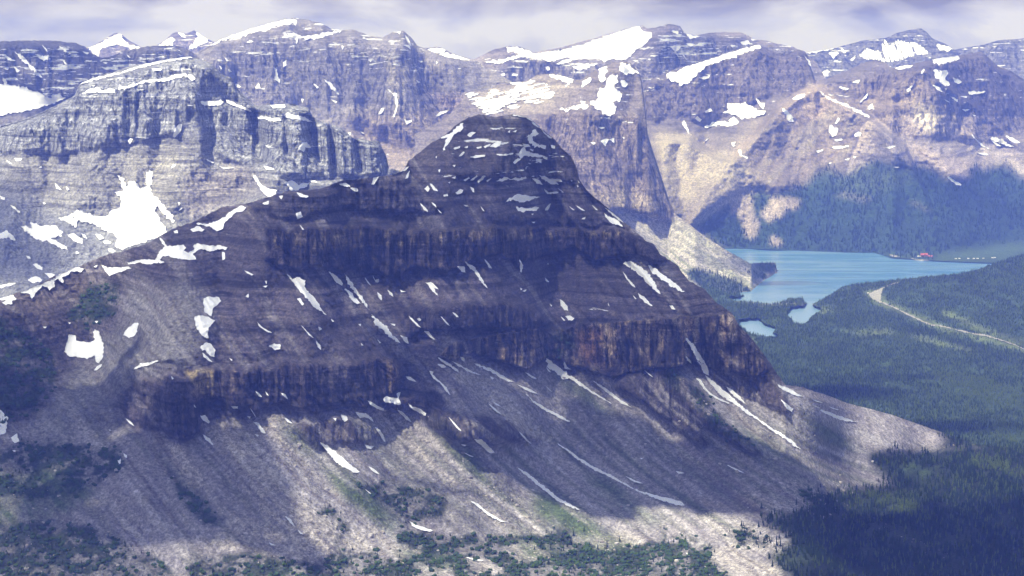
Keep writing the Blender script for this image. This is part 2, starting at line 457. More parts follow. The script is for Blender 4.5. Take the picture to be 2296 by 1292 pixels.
def snow_patch(L, poly, name='snow_patch', rough=1.0, off=4.0, seed=0, step=None, mat=None, label=None):
    """a sheet of snow with its own thickness lying on layer L; poly in photo pixels"""
    p = np.asarray(poly, float)
    if len(p) < 3: return None
    area = 0.5 * np.sum(p[:, 0] * np.roll(p[:, 1], -1) - np.roll(p[:, 0], -1) * p[:, 1])
    if area < 0: p = p[::-1]; area = -area
    if area < 3: return None
    # refine the outline and make it ragged
    q = []
    seg = 3.0
    for i in range(len(p)):
        a = p[i]; b = p[(i + 1) % len(p)]; n = max(1, int(np.hypot(*(b - a)) / seg))
        for k in range(n): q.append(a + (b - a) * k / n)
    q = np.array(q); nrm = np.roll(q, -1, 0) - np.roll(q, 1, 0); nrm = np.stack([nrm[:, 1], -nrm[:, 0]], -1)
    nrm /= np.maximum(np.hypot(nrm[:, 0], nrm[:, 1]), 1e-6)[:, None]
    amp = min(2.4, 0.10 * math.sqrt(area)) * rough
    q = q + nrm * .55
    q = q + nrm * (amp * (fbm(q[:, 0] / 5, q[:, 1] / 5, 3, seed + 77, 0.7) * 1.5))[:, None]
    q[:, 1] = np.maximum(q[:, 1], L.ridge_y(q[:, 0]) + 0.3)
    st = step or max(2.2, min(7.0, math.sqrt(area) / 14))
    x0, y0 = q.min(0); x1, y1 = q.max(0)
    gx, gy = np.meshgrid(np.arange(x0 + st / 2, x1, st), np.arange(y0 + st / 2, y1, st))
    gx = gx.ravel() + (_hash(np.arange(gx.size), np.zeros(gx.size), 5) - .5) * st * .5; gy = gy.ravel()
    m = inpoly(gx, gy, q); g = np.stack([gx[m], gy[m]], -1)
    # holes where rock shows through
    verts = [Vector(a) for a in q] + [Vector(a) for a in g]
    try:
        vo, eo, fo, _, _, _ = delaunay_2d_cdt(verts, [], [list(range(len(q)))], 1, 1e-4)
    except Exception:
        return None
    if not fo: return None
    w = np.array([[a[0], a[1]] for a in vo])
    tri = []
    for f in fo:
        f = list(f)
        for k in range(1, len(f) - 1): tri.append((f[0], f[k], f[k + 1]))
    D = np.minimum(L.depth(w[:, 0], w[:, 1]), L.depth(w[:, 0], w[:, 1], L.Db)) - off
    top = np.stack([D * kx(w[:, 0], w[:, 1]), D, ZC - D * tandep(w[:, 1])], -1)
    # skirt: boundary edges carried back into the ground
    cnt = {}
    for t in tri:
        for a, b in ((t[0], t[1]), (t[1], t[2]), (t[2], t[0])):
            k = (min(a, b), max(a, b)); cnt[k] = cnt.get(k, 0) + 1
    be = [k for k, c in cnt.items() if c == 1]
    bv = sorted({a for k in be for a in k}); remap = {a: len(top) + i for i, a in enumerate(bv)}
    low = top[bv] * 1.0; sc = (D[bv] + off + 8) / D[bv]
    low = np.stack([low[:, 0] * sc, low[:, 1] * sc, ZC + (low[:, 2] - ZC) * sc], -1)
    V = np.concatenate([top, low]) if len(bv) else top
    for a, b in be:
        tri.append((a, b, remap[b])); tri.append((a, remap[b], remap[a]))
    eg = np.zeros(len(V)); eg[bv] = 1.0; eg[len(top):] = 1.0
    me = np_mesh(name, V, np.array(tri), [mat or MSNOW], False, {'Edge': eg})
    o = add_obj(name, me, L.obj)
    if label: o['label'] = label
    return o
K = 800.0 / 2296.0
def SN(L, ox, oy, txt, name='snow_patch', rough=1.0, off=4.0, k=K, label=None):
    out = []
    for i, s in enumerate(txt.strip().split(';')):
        s = s.strip()
        if not s: continue
        p = P(s) * k + np.array([ox, oy])
        o = snow_patch(L, p, name, rough, off, int(ox + oy + i * 7), label=label)
        if o: out.append(o)
    return out
# ================================================================== the setting
# ---- dark banded mountain in front
I_RIDGE = '-320,720 0,667 60,650 120,620 180,594 240,572 330,546 390,512 430,500 500,464 560,454 640,430 720,424 760,406 850,396 880,391 905,381 915,362 960,328 1000,300 1040,268 1075,256 1110,262 1150,256 1190,266 1215,290 1240,308 1260,332 1280,350 1292,372 1300,404 1320,432 1360,466 1410,506 1450,542 1466,548 1480,570 1520,596 1530,612 1545,628 1580,650 1605,676 1640,700 1655,728 1690,765 1720,805 1760,862 1800,868 1900,904 2000,930 2100,966 2200,998 2296,1003 2620,1010'
UPBAND = '598,516 760,506 900,512 1080,517 1100,505 1250,515 1400,515 1470,560 1500,590 1400,575 1330,588 1290,560 1200,585 1165,600 1100,570 1060,590 1000,612 930,600 900,625 800,600 780,612 700,590 650,606 600,585'
OCHRE = '615,526 800,518 1000,516 1100,514 1250,522 1400,516 1400,530 1250,534 1100,540 1000,542 900,552 800,556 700,560 620,556'
MIDCLIFF = '900,698 1000,684 1060,676 1180,688 1230,726 1170,742 1100,734 1000,742 920,750'
TOPCLIFF = '560,470 640,440 740,430 840,402 900,400 960,440 1000,470 960,480 800,470 640,490;1160,300 1220,300 1275,352 1300,404 1240,402 1160,398 1120,400 1040,402 1010,385 1100,370;1090,470 1200,480 1330,480 1410,512 1250,505 1100,500'
LOWE = '985,800 1010,770 1120,747 1220,737 1240,750 1300,727 1450,717 1530,712 1640,704 1700,768 1722,830 1690,850 1620,838 1545,800 1530,822 1450,826 1370,846 1290,822 1230,800 1180,830 1140,812 1060,792 1010,808'
LOWW = '270,880 330,852 420,832 560,818 700,808 870,796 905,830 880,878 960,898 1000,930 850,912 700,926 620,905 560,922 480,905 440,960 400,990 300,962 255,915'
LEDGES = '930,905 1060,930 1160,942 1205,985 1110,1000 1020,992 960,955;650,955 760,932 860,965 830,992 700,1000;1500,822 1560,870 1600,930 1710,1012 1690,1022 1620,985 1560,955 1590,990 1580,1005 1500,945 1380,870 1400,830;1560,815 1730,830 1760,880 1770,930 1680,890 1620,860'
lst = lambda s: s.split(';')
m_up = mask(UPBAND, 'mid', 2); m_loe = mask(LOWE, 'small', 1); m_low = mask(LOWW, 'big', 5) * (.55 + .45 * sstep(280, 460, GX)) * (.72 + .28 * sstep(.42, .56, n01((GX - .7 * GY) / 40, GY / 120, 23))); m_mid = mask(MIDCLIFF, 'mid', 3)
m_top = mask(lst(TOPCLIFF), 'mid', 4); m_led = mask(lst(LEDGES), 'small', 3)
m_cliff = np.clip(m_up + m_loe + m_low * .9 + m_mid * .8 + m_top * .6 + m_led * .6, 0, 1)
SCREE = '-320,1000 120,940 250,960 420,1000 440,965 560,930 700,935 900,915 1000,932 985,800 1140,832 1180,836 1230,812 1290,832 1450,838 1540,830 1700,852 1760,864 1900,900 2080,958 2135,985 2110,1008 1940,1012 2010,1088 1880,1098 2000,1188 1780,1150 1780,1240 1800,1310 -320,1310'
FLAT = '1700,1156 1760,1156 1880,1100 2010,1090 1960,1050 1940,1014 2100,1010 2125,985 2100,940 2620,980 2620,1430 1850,1430 1780,1300 1720,1250 1775,1210'
VALLEY = '400,1290 700,1275 900,1215 1150,1205 1300,1230 1600,1240 1700,1245 1760,1310 1850,1430 -320,1430 -320,1330'
q = GX - 0.75 * (GY - 600) - 0.00025 * (GY - 600) ** 2 * (GX / 1200) + 26 * fbm(GX / 150, GY / 150, 3, 19)
m_scree = mask(SCREE, 'small', 10); m_flat = mask(FLAT, 'small', 10); m_val = mask(VALLEY, 'mid', 20)
slope = np.full(GX.shape, 0.74, np.float32)
slope = slope + (0.58 - slope) * m_scree
wy_ = 10 * fbm(GX / 240, GY / 90, 3, 33)
slope = slope * np.exp((.5 * fbm(GX / 300, (GY + 0.02 * GX + wy_) / 11, 4, 31, 0.72) + .9 * fbm(GX / 200, (GY + wy_) / 34, 3, 32, .6)) * (1 - m_scree))
slope = slope + (2.9 - slope) * np.clip(m_up + m_loe + m_low, 0, 1)
slope = slope + (1.7 - slope) * np.clip(m_mid + m_led * .7 + m_top * .8, 0, 1) * (1 - np.clip(m_up + m_loe + m_low, 0, 1))
m_rib = mask(['1500,822 1560,870 1600,930 1710,1012 1690,1022 1620,985 1560,955', '1290,832 1440,838 1500,945 1590,990 1580,1005 1500,955 1400,880', '960,930 1160,942 1205,985 1110,1000 1020,992'], 'small', 10)
m_fan = mask(['1560,1100 1700,1050 1880,1010 2000,1095 1800,1250 1600,1250','1250,1020 1500,1080 1700,1130 1780,1240 1650,1290 1300,1200 1150,1120', '1880,930 2296,1000 2296,1010 1940,1012'], 'mid', 30)
slope = slope + (0.30 - slope) * m_fan
m_val_r = m_val * sstep(700, 1500, GX)
slope = slope + (0.20 - slope) * m_val
slope = slope + (0.05 - slope) * m_val_r
slope = slope + (0.006 - slope) * np.maximum(mask(FLAT, 'none', 46), m_flat * .5)
m_left = mask('-320,700 0,700 200,640 320,620 300,760 240,900 60,1000 -320,1000', 'big', 30)
slope = np.maximum(slope * (1 - .2 * m_left), 0.003)

col = canvas((.098, .086, .104))
paint(col, .5 * mask('0,640 400,540 560,470 900,620 1200,740 800,800 400,820 300,850 100,760', 'big', 30), (.098, .082, .088))
paint(col, .8 * mask('930,370 1040,280 1160,260 1220,300 1180,400 950,400', 'mid', 12), (.12, .105, .118))
paint(col, m_scree, (.29, .27, .29))
paint(col, .85 * mask(['280,640 400,625 480,660 480,740 420,810 330,850 240,850 200,930 130,990 60,975 120,870 190,790 260,740'], 'big', 14), (.215, .21, .215))
paint(col, .5 * mask(['170,840 300,850 250,960 380,1000 100,1000 70,960'], 'big', 12), (.25, .24, .24))
for s in ('0,660 160,620 230,640 160,720 40,740 0,720',):
    paint(col, .6 * mask(s, 'big', 14), (.14, .115, .10))
paint(col, m_up * .75, (.088, .07, .072)); paint(col, m_low * .8, (.082, .064, .066))
paint(col, m_loe * .9, (.125, .10, .098)); paint(col, m_mid * .6, (.075, .062, .068))
nst = sstep(.36, .66, .5 + .75 * fbm(GX / 18, GY / 70, 4, 41, .65)) * sstep(.35, .6, .5 + .75 * fbm(GX / 70, GY / 90, 3, 44)); nst2 = sstep(.42, .75, .5 + .75 * fbm(GX / 9, GY / 60, 3, 42))
paint(col, mask(OCHRE, 'small', 3) * (.35 + .65 * nst2) * (.4 + .6 * nst), (.52, .42, .24))
paint(col, m_loe * nst * .85, (.46, .345, .235)); paint(col, m_loe * nst2 * .45, (.45, .40, .35))
crk = sstep(.62, .74, ridged(GX / 15 + .5 * fbm(GX / 30, GY / 30, 2, 47), GY / 120, 3, 46))
paint(col, m_cliff * crk * .75, (.035, .028, .036))
paint(col, m_loe * mask('1290,740 1350,740 1350,820 1290,800', 'mid', 6) * .5, (.34, .19, .12))
paint(col, m_low * nst * nst2 * mask('400,830 540,825 520,900 400,880;840,800 920,800 920,900 830,880'.split(';'), 'mid', 12) * .8, (.34, .25, .15))
paint(col, mask('412,830 475,828 478,890 455,885 430,860', 'small', 2) * .8, (.36, .29, .17))
paint(col, m_led * .85, (.07, .057, .06))
# talus streams of pale blocks
PALE = ['455,945 520,940 600,1010 640,1070 700,1130 760,1185 735,1250 640,1250 600,1190 575,1100 500,1010', '575,935 620,930 700,1000 755,1055 775,1115 700,1100 650,1040',
        '368,1000 395,990 435,1045 470,1085 430,1092 390,1050', '450,1225 530,1150 640,1190 740,1230 660,1262 560,1232',
        '840,920 920,930 1000,1000 1100,1080 1200,1150 1225,1195 1150,1205 1040,1110 960,1050 880,980', '760,1190 850,1175 890,1220 955,1242 860,1250 770,1225',
        '1130,1226 1180,1214 1235,1240 1200,1262 1150,1256', '1270,1205 1400,1190 1450,1215 1360,1240', '1590,1235 1640,1228 1760,1285 1800,1330 1650,1330', '925,1280 1020,1268 1020,1300 930,1300', '1030,1245 1100,1262 1130,1285 1060,1285',
        '1000,830 1060,830 1180,930 1260,980 1220,1000 1110,920']
LOBE = ['1640,1095 1750,1078 1870,1078 1960,1140 2005,1190 1900,1165 1800,1150 1700,1140', '1560,1160 1640,1150 1740,1185 1790,1215 1770,1242 1700,1238 1640,1228', '1985,1180 2060,1215 2130,1245 2110,1248 2030,1215']
m_pale = mask(PALE, 'mid', 5); m_lobe = mask(LOBE, 'mid', 4)
pn = .45 + .55 * sstep(.3, .6, n01(q / 26, GY / 50, 51))
paint(col, m_pale * pn * .9, (.47, .43, .40)); paint(col, m_lobe * pn * .9, (.50, .465, .455))
SMOOTH = ['1250,832 1400,900 1560,1000 1700,1060 1860,1100 1760,1120 1600,1075 1450,1000 1330,910', '1560,820 1640,880 1700,900 1850,1000 2010,1085 1950,1090 1800,1050 1650,960 1580,880', '1750,864 1850,886 2000,930 2120,980 2100,1012 1940,1012 1860,950 1790,900']
m_sm = mask(SMOOTH, 'small', 5)
paint(col, m_sm * .85, (.355, .325, .345))
paint(col, .7 * mask(['1590,890 1700,960 1850,1040 1900,1085 1800,1040 1680,970', '1640,1120 1700,1110 1740,1140 1640,1150 1540,1120'], 'small', 8), (.33, .265, .20))
m_str = (m_scree + .55 * (1 - m_scree) * (1 - np.clip(m_cliff, 0, 1))) * (1 - m_flat)
paint(col, m_str * sstep(.52, .78, n01(q / 24, GY / 300, 61, 4, .62)) * .6, (.41, .385, .395))
paint(col, m_str * sstep(.60, .82, n01(q / 18, GY / 260, 62, 4, .62)) * .55, (.15, .125, .135))
paint(col, m_str * sstep(.55, .8, n01(q / 34, GY / 220, 63)) * sstep(850, 1000, GY) * .45, (.085, .095, .06))
for s in ('1000,1010 1060,960',):
    pass
# chutes: every runnel of debris follows the fall line down from the foot of the cliffs
def flow(x, y): return .72 + .75 * sstep(850, 1150, y) * x / 1400 + 1.2 * sstep(1580, 1950, x)
def runnels(n, x0, x1, base, l0, l1, w0, w1, seed, dy=30):
    r = random.Random(seed); out = []
    for i in range(n):
        x = r.uniform(x0, x1); y = float(np.interp(x, base[0], base[1])) + r.uniform(-4, dy); L = r.uniform(l0, l1); pts = [(x, y)]
        dv = r.uniform(-.06, .06)
        while y < pts[0][1] + L:
            x += (flow(x, y) + dv) * 5; y += 5; pts.append((x, y))
        pts = np.array(pts); t = np.linspace(0, 1, len(pts)); w = r.uniform(w0, w1)
        out.append((pts, w * (.25 + .75 * np.sin(np.pi * np.clip(t, .02, .98)) ** .6), r.uniform(.35, 1.0)))
    return out
FOOT = ([0, 250, 450, 620, 900, 985, 1080, 1200, 1400, 1560, 1700, 1760, 1900], [1000, 960, 965, 930, 910, 930, 830, 825, 840, 830, 860, 866, 905])
m_tal = np.clip(m_scree - m_flat - m_led, 0, 1)
paint(col, strokes(runnels(70, 400, 1800, FOOT, 120, 360, 4, 16, 1)) * m_tal * .72, (.48, .455, .47))
paint(col, strokes(runnels(80, 250, 1780, FOOT, 90, 320, 2, 7, 2, 140)) * m_tal * .75, (.11, .10, .115))
paint(col, strokes(runnels(46, 700, 1800, FOOT, 120, 300, 4, 14, 3, 150)) * m_tal * sstep(880, 1000, GY) * .65, (.075, .10, .05))
paint(col, strokes(runnels(60, 420, 1780, FOOT, 60, 240, 1.5, 4, 4, 200)) * m_tal * .6, (.56, .52, .50))
UP = ([200, 500, 600, 900, 1250, 1500], [600, 560, 605, 610, 590, 600])
m_mid_s = (1 - np.clip(m_cliff * 1.3, 0, 1)) * (1 - m_scree)
paint(col, strokes(runnels(90, 300, 1560, UP, 50, 170, 3, 12, 5, 60)) * m_mid_s * .5, (.165, .14, .15))
paint(col, strokes(runnels(90, 300, 1560, UP, 50, 170, 2, 6, 6, 60)) * m_mid_s * .5, (.040, .032, .040))
CONE = ([900, 1000, 1080, 1200, 1300], [385, 300, 262, 270, 400])
paint(col, strokes([(p * [1, 1], w, k) for p, w, k in runnels(26, 950, 1200, CONE, 40, 110, 2, 7, 7, 40)]) * .45, (.17, .14, .145))
# grass and low scrub
GRASS = ['1180,1100 1260,1110 1330,1170 1400,1212 1300,1215 1210,1160', '1300,1060 1400,1100 1500,1175 1450,1185 1340,1110', '1225,820 1300,860 1390,935 1350,930 1250,855', '0,1060 120,1050 220,1100 120,1165 0,1180', '720,1030 830,1090 900,1180 860,1190 760,1100', '-320,1060 0,1060 0,1180 -320,1180', '1000,990 1050,1010 1100,1090 1050,1060',
         '1140,1180 1280,1240 1420,1215 1440,1260 1180,1260', '880,1230 1000,1240 1060,1270 960,1280', '1640,960 1700,980 1800,1060 1740,1030', '1790,930 1860,950 1940,1012 1860,1000', '620,960 660,960 760,1060 720,1040']
m_grass = mask(GRASS, 'mid', 12)
paint(col, m_grass * .92 * (.5 + .5 * sstep(.3, .6, n01(q / 24, GY / 70, 71))), (.075, .115, .042))
KRUM = ['0,1015 60,990 140,985 270,1010 290,1045 170,1110 60,1125 0,1110', '0,1180 130,1165 240,1195 300,1240 360,1250 400,1310 0,1310', '420,1250 500,1238 620,1242 730,1262 742,1215 675,1150 740,1140 800,1190 800,1310 420,1310', '800,1085 900,1080 1005,1125 990,1160 900,1175 850,1120',
        '-320,720 0,715 60,740 120,790 125,850 90,920 50,945 -320,940', '760,1260 900,1190 1000,1200 1160,1205 1180,1180 1260,1190 1300,1225 1450,1215 1600,1232 1600,1330 760,1330', '200,640 270,630 260,700 190,745 150,700', '-320,1015 0,1015 0,1310 -320,1310', '1600,1300 1590,1245 1720,1330 1600,1330',
        '370,1040 420,1100 520,1180 460,1180 400,1120', '1680,1180 1720,1200 1720,1225 1650,1225 1620,1200', '1790,1100 1850,1110 1880,1150 1830,1140']
m_kr = mask(KRUM, 'mid', 4)
m_kr = m_kr * (.35 + .65 * sstep(.38, .52, n01(GX / 34 + GY / 60, GY / 22, 81, 5, .65)))
m_kr = np.clip(m_kr - m_pale * .9, 0, 1)
paint(col, m_kr * .93, (.030, .045, .024))
m_shr = mask(['1500,822 1560,870 1640,950 1700,1010 1620,985 1560,910 1480,850', '1480,1180 1600,1230 1600,1260 1480,1240', '1780,900 1860,960 1930,1010 1880,990 1820,950', '1200,770 1260,740 1300,745 1280,800 1230,800'], 'mid', 6) * sstep(.42, .54, n01(GX / 26, GY / 18, 83, 5, .65))
paint(col, m_shr * .85, (.045, .06, .035))
paint(col, m_flat * .97, (.032, .048, .022))
m_mead = mask(['2005,1048 2050,1038 2090,1060 2070,1078 2030,1070'], 'small', 6)
paint(col, m_mead * .9, (.075, .115, .03))
m_wash = mask(['2040,1000 2200,1002 2200,1008 2040,1010'], 'small', 4)
paint(col, m_wash * .5, (.30, .28, .28))
col *= .95
rub = np.clip(m_pale * 1.0 + m_lobe + m_scree * .6 + .5 * mask('280,640 400,625 480,660 480,740 420,810 330,850 200,930 130,990 60,975 120,870 190,790 260,740', 'big', 14), 0, 1)
snowA = .42 * mask('900,400 1040,260 1200,260 1300,400 1420,500 1100,420', 'mid', 20) + .16 * mask('0,560 560,440 900,390 1450,520 1500,700 200,760', 'big', 30)

def reliefI(X, Y, s):
    q = X - 0.75 * (Y - 600) - 0.00025 * (Y - 600) ** 2 * (X / 1200)
    q = q + 26 * fbm(X / 150, Y / 150, 3, 19)
    cl = samp(m_cliff, X, Y); fl = samp(np.clip(m_flat + m_val * .6, 0, 1), X, Y); sc = samp(m_scree, X, Y)
    a = 95 * fbm(X / 210, Y / 420, 3, 7) + 50 * (ridged(q / 100, Y / 400, 3, 11) - .6) * (1 - .55 * sc)
    a = a - 20 * ridged(q / 30 + .6 * fbm(X / 50, Y / 50, 2, 21), Y / 200, 3, 12) * (1 - .7 * sc)
    a = a - (44 * ridged(X / 33, Y / 300, 2, 14) + 26 * ridged(X / 11, Y / 110, 3, 15)) * cl
    a = a - 46 * samp(m_rib, X, Y)
    a = a + 5 * fbm(X / 9, Y / 7, 4, 16, .65) * (1 - .5 * sc)
    a = a * (1 - .93 * fl)
    top = np.clip((Y - Y[:1]) / 16, 0, 1) * .75 + .25
    return a * top
def clipI(X, Y, D, t):
    z = ZC - D * t
    z = np.maximum(z, 3.0)
    return (ZC - z) / t
matI = rock_material('dark_banded_rock', 14.0, (R(.4), R(-1.2)), .36, 9.0, .70, 3.0, .45, 6.0, fine_strata=.3, px=2.3, joint=.38)
LI = Layer('mountain', I_RIDGE, '-320,1418 2620,1418', '-320,3660 2620,3660', -300, 2600, 2.2, 440, slope, reliefI, 3,
           jag=3.0, cv=col, cliff=m_cliff, rubble=rub, snow=snowA, mat=matI, zclip=clipI, smooth_x=15,
           label='dark banded mountain filling the foreground with two cliff bands and grey talus fans',
           parts=[('cliff_band', (m_up > .5).astype(np.float32), 'upper dark cliff band with a yellowish stratum'), ('cliff_band', (m_loe > .5).astype(np.float32), 'lower cliff band streaked rust and ochre'),
                  ('cliff_band', (m_low > .5).astype(np.float32), 'lower left cliff band of fluted dark rock'),
                  ('talus_fan', (m_sm > .5).astype(np.float32), 'smooth pinkish talus fan'), ('boulder_field', (np.maximum(m_pale, m_lobe) > .5).astype(np.float32), 'pale boulder streams and lobes')])
print('I', time.time() - T0, LI.D.min(), LI.D.max(), LI.point(np.array([1150., 0, 2290, 600]), np.array([262., 680, 1010, 1290])))
# ---- valley floor with the forest, the ponds and the hill beside the lake
W_LAKE = '240,690 370,440 560,445 850,455 1130,468 1350,475 1440,500 1600,515 1730,525 1900,530 2120,545 2200,560 2100,600 1990,560 1800,612 1660,632 1500,650 1380,662 1250,682 1120,702 1060,742 960,800 930,812 880,806 876,775 780,775 760,790 690,806 600,808 560,798 530,795 440,790 380,760 540,758 440,742 300,705'
W_PONDS = ['450,915 540,902 600,908 615,935 700,960 690,988 660,995 720,1010 700,1032 620,1015 540,1000 480,960', '770,862 800,832 870,822 920,818 1003,838 970,862 930,882 905,925 860,940 810,928 800,905 770,890', '880,815 940,806 930,822 885,826']
def z6(s, ox=1496., oy=400.):
    p = P(s) * K + np.array([ox, oy]); return ' '.join('%.1f,%.1f' % tuple(a) for a in p)
m_water = np.maximum(mask(z6(W_LAKE), 'none', 2), mask([z6(a) for a in W_PONDS], 'none', 2))
jit = .5 + .5 * fbm(GX / 6, GY / 3, 3, 91, .6)
m_water = m_water * (1 - sstep(1880, 1900, GX) * (GY < 660)); m_water = sstep(.30, .62, m_water * .8 + jit * .2)
jslope = np.full(GX.shape, 0.002, np.float32)
m_hill = mask('1865,640 2640,520 2640,900 2296,820 2100,740 1960,690', 'none', 34)
jslope = jslope + (0.145 - jslope) * m_hill
jslope = jslope * (1 + .5 * fbm(GX / 70, GY / 22, 3, 93) * m_hill)
jcol = canvas((.030, .050, .024))
paint(jcol, .6 * sstep(.45, .7, n01(GX / 60, GY / 14, 95)), (.045, .075, .030))
GRASSJ = ['1880,742 1990,735 2010,748 1960,755', '2030,745 2110,762 2200,790 2160,790 2060,765', '1930,655 1960,645 1985,670 2060,706 2130,735 2300,780 2300,790 2120,745 2040,712 1960,680', '2100,700 2200,745 2296,775 2296,765 2200,732 2120,695', '1640,742 1700,762 1690,772 1640,755', '1840,686 1880,690 1850,704 1830,700', '1700,740 1720,745 1712,752','1650,668 1700,672 1760,680 1700,676 1650,673']
paint(jcol, mask(GRASSJ, 'small', 3) * .85, (.11, .14, .055))
paint(jcol, mask([z6('440,770 530,790 600,808 760,795 870,800 960,812 1000,800 940,820 800,815 600,815 520,800 440,780')], 'small', 2) * .8, (.24, .24, .19))
def reliefJ(X, Y, s):
    w = samp(m_water, X, Y)
    return (30 * fbm(X / 90, Y / 30, 3, 97)) * (s > .03) * (1 - w)
def clipJ(X, Y, D, t):
    z = ZC - D * t
    w = samp(m_water, X, Y)
    z = np.maximum(z, 2.0) + 5 * (.5 + .5 * fbm(X / 40, Y / 15, 3, 98)) * (1 - w)
    z = z * (1 - sstep(.3, .7, w)) - 6 * sstep(.3, .7, w)
    return (ZC - z) / t
matJ = rock_material('forest_floor', 40.0, (0, 0), .05, 14.0, .1, 5.0, .35, 2.0, ledge_snow=False)
J_BOT = 1120
LJ = Layer('valley', '1440,640 1560,640 1700,640 1862,648 1914,638 2012,627 2088,620 2147,615 2200,602 2236,589 2260,581 2296,570 2620,530',
           '1440,%d 2620,%d' % (J_BOT, J_BOT), '1440,%f 2620,%f' % ((ZC - 4) / tandep(J_BOT), (ZC - 4) / tandep(J_BOT)), 1440, 2616, 3.0, 200, jslope, reliefJ, 31,
           jag=0.6, cv=jcol, mat=matJ, zclip=clipJ, smooth_x=6, back=8, back_slope=.35, label='forested valley floor with a low wooded hill beside the turquoise lake')
# water
def water_material(name, deep, pale):
    M = Mat(name); M.b.inputs['Roughness'].default_value = 0.22; M.b.inputs['Specular IOR Level'].default_value = 0.35
    a = M.noise((1 / 600., 1 / 150., 1), 5, 0.55, dist=0.5)
    g = M.n('ShaderNodeNewGeometry'); s = M.n('ShaderNodeSeparateXYZ'); M.l(g.outputs['Position'], s.inputs[0])
    f = M.math('ADD', M.mrange(a, .34, .66, .1, .9), M.mrange(s.outputs[1], 8700, 9500, .9, 0))
    M.l(M.mix(M.mrange(f, 0, 1, 0, 1), deep, pale), M.b.inputs['Base Color'])
    M.bump(M.noise((1 / 9., 1 / 5., 1), 3, .6), .25, .5)
    return M.m
lake_me = np_mesh('lake', np.array([(200, 8050, 0), (2900, 8050, 0), (3600, 11700, 0), (600, 11700, 0)], float), np.array([[0, 1, 2, 3]]), [water_material('lake_water', (.045, .165, .33), (.17, .285, .42))], False)
lake = add_obj('lake', lake_me); tag(lake, 'turquoise glacial lake reaching across the valley to the lodge', kind='structure')
gm = rock_material('far_ground', 40., (0, 0), .1, 14., .1, 8., .3, 2., ledge_snow=False)
g_me = np_mesh('ground', np.array([(-14000, -2500, -12.), (14000, -2500, -12.), (14000, 25900, -12.), (-14000, 25900, -12.)]), np.array([[0, 1, 2, 3]]), [gm], False,
               {'Col': np.array([[.05, .06, .04]] * 4), 'Cliff': np.zeros(4), 'Rubble': np.zeros(4), 'Snow': np.zeros(4)})
tag(add_obj('ground', g_me), 'broad valley ground under the mountains', kind='structure')

# ---- generic relief for the other ranges
def mkrelief(cliffm, big=110, gully=40, flute=22, fine=6, lean=0.0, sc=1.0, seed=0, flat=None, rib=None):
    rib = blur(spurs(rib), 1.5) if rib else None
    def f(X, Y, s):
        cl = samp(cliffm, X, Y)
        q = X - lean * Y + 14 * fbm(X / 90, Y / 90, 3, seed + 19)
        a = big * fbm(X / (170 * sc), Y / (230 * sc), 3, seed + 7) - gully * ridged(q / (48 * sc), Y / (180 * sc), 3, seed + 11)
        a = a - flute * (ridged(X / (24 * sc), Y / (150 * sc), 2, seed + 13) + .6 * ridged(X / (8.5 * sc), Y / (60 * sc), 3, seed + 15)) * cl
        a = a + fine * fbm(X / 9, Y / 8, 3, seed + 16, .65)
        if rib is not None: a = a - samp(rib, X, Y)
        if flat is not None: a = a * (1 - .9 * samp(flat, X, Y))
        return a * (np.clip((Y - Y[:1]) / 14, 0, 1) * .75 + .25) * sstep(.02, .25, s)
    return f

# ---- grey cliff mountain at left (H)
H_RIDGE = '-320,400 0,282 60,266 118,240 150,224 168,214 177,191 186,184 230,168 300,146 380,133 428,127 440,130 470,140 500,168 520,176 530,196 548,215 575,238 640,232 690,240 702,262 730,276 765,286 795,312 850,316 866,350 872,378 900,384 960,396 1000,420'
HCL = '-40,300 0,290 150,235 170,195 420,132 470,145 540,215 570,240 690,240 760,290 850,320 868,385 810,398 700,395 640,400 600,375 560,372 500,360 470,310 430,240 400,300 330,320 230,330 120,345 0,350'
m_hc = mask(HCL, 'mid', 5)
m_hc2 = mask('560,250 700,262 800,320 870,350 865,385 740,400 690,330 600,370 560,360 480,310 450,240', 'mid', 3)
hs = np.full(GX.shape, .80, np.float32)
hs = hs * (1 + .45 * fbm((GX) / 200, (GY + .22 * GX) / 7, 4, 131, .72))
hs = hs + (1.9 - hs) * m_hc * .7
hs = hs * (1 + 0.7 * m_hc * fbm(GX / 160, (GY + .2 * GX) / 5, 3, 133, .7))
hs = hs + (3.2 - hs) * m_hc2
m_hl = mask(['440,232 560,240 620,262 700,268 700,276 600,270 540,248 450,242', '170,200 300,178 430,165 430,178 300,192 180,210'], 'small', 2)
hs = hs + (.35 - hs) * m_hl
m_hb = mask('0,440 120,470 300,520 380,470 420,520 560,420 640,430 600,520 300,600 0,700 -320,700 -320,440', 'mid', 18)
hs = hs + (.50 - hs) * m_hb
hs = np.maximum(hs, .12)
hcol = canvas((.205, .19, .185))
paint(hcol, m_hc * .8, (.235, .222, .22))
paint(hcol, .6 * sstep(.5, .75, n01(GX / 70, (GY + .2 * GX) / 9, 141)) * m_hc, (.32, .30, .29))
paint(hcol, mask('100,340 300,330 450,300 480,360 520,370 640,400 640,440 400,560 380,470 300,480 130,480 0,430 0,350', 'big', 24) * .65, (.215, .19, .160))
paint(hcol, mask('400,400 500,370 560,385 640,430 560,450 430,490', 'big', 10) * .6, (.27, .22, .19))
paint(hcol, m_hb * .5, (.20, .19, .19))
paint(hcol, mask('270,360 330,330 420,300 410,420 390,520 260,540', 'big', 20) * .4, (.30, .26, .20))
hcol = np.minimum(hcol * np.array([.98, 1.07, 1.18], np.float32), .6)
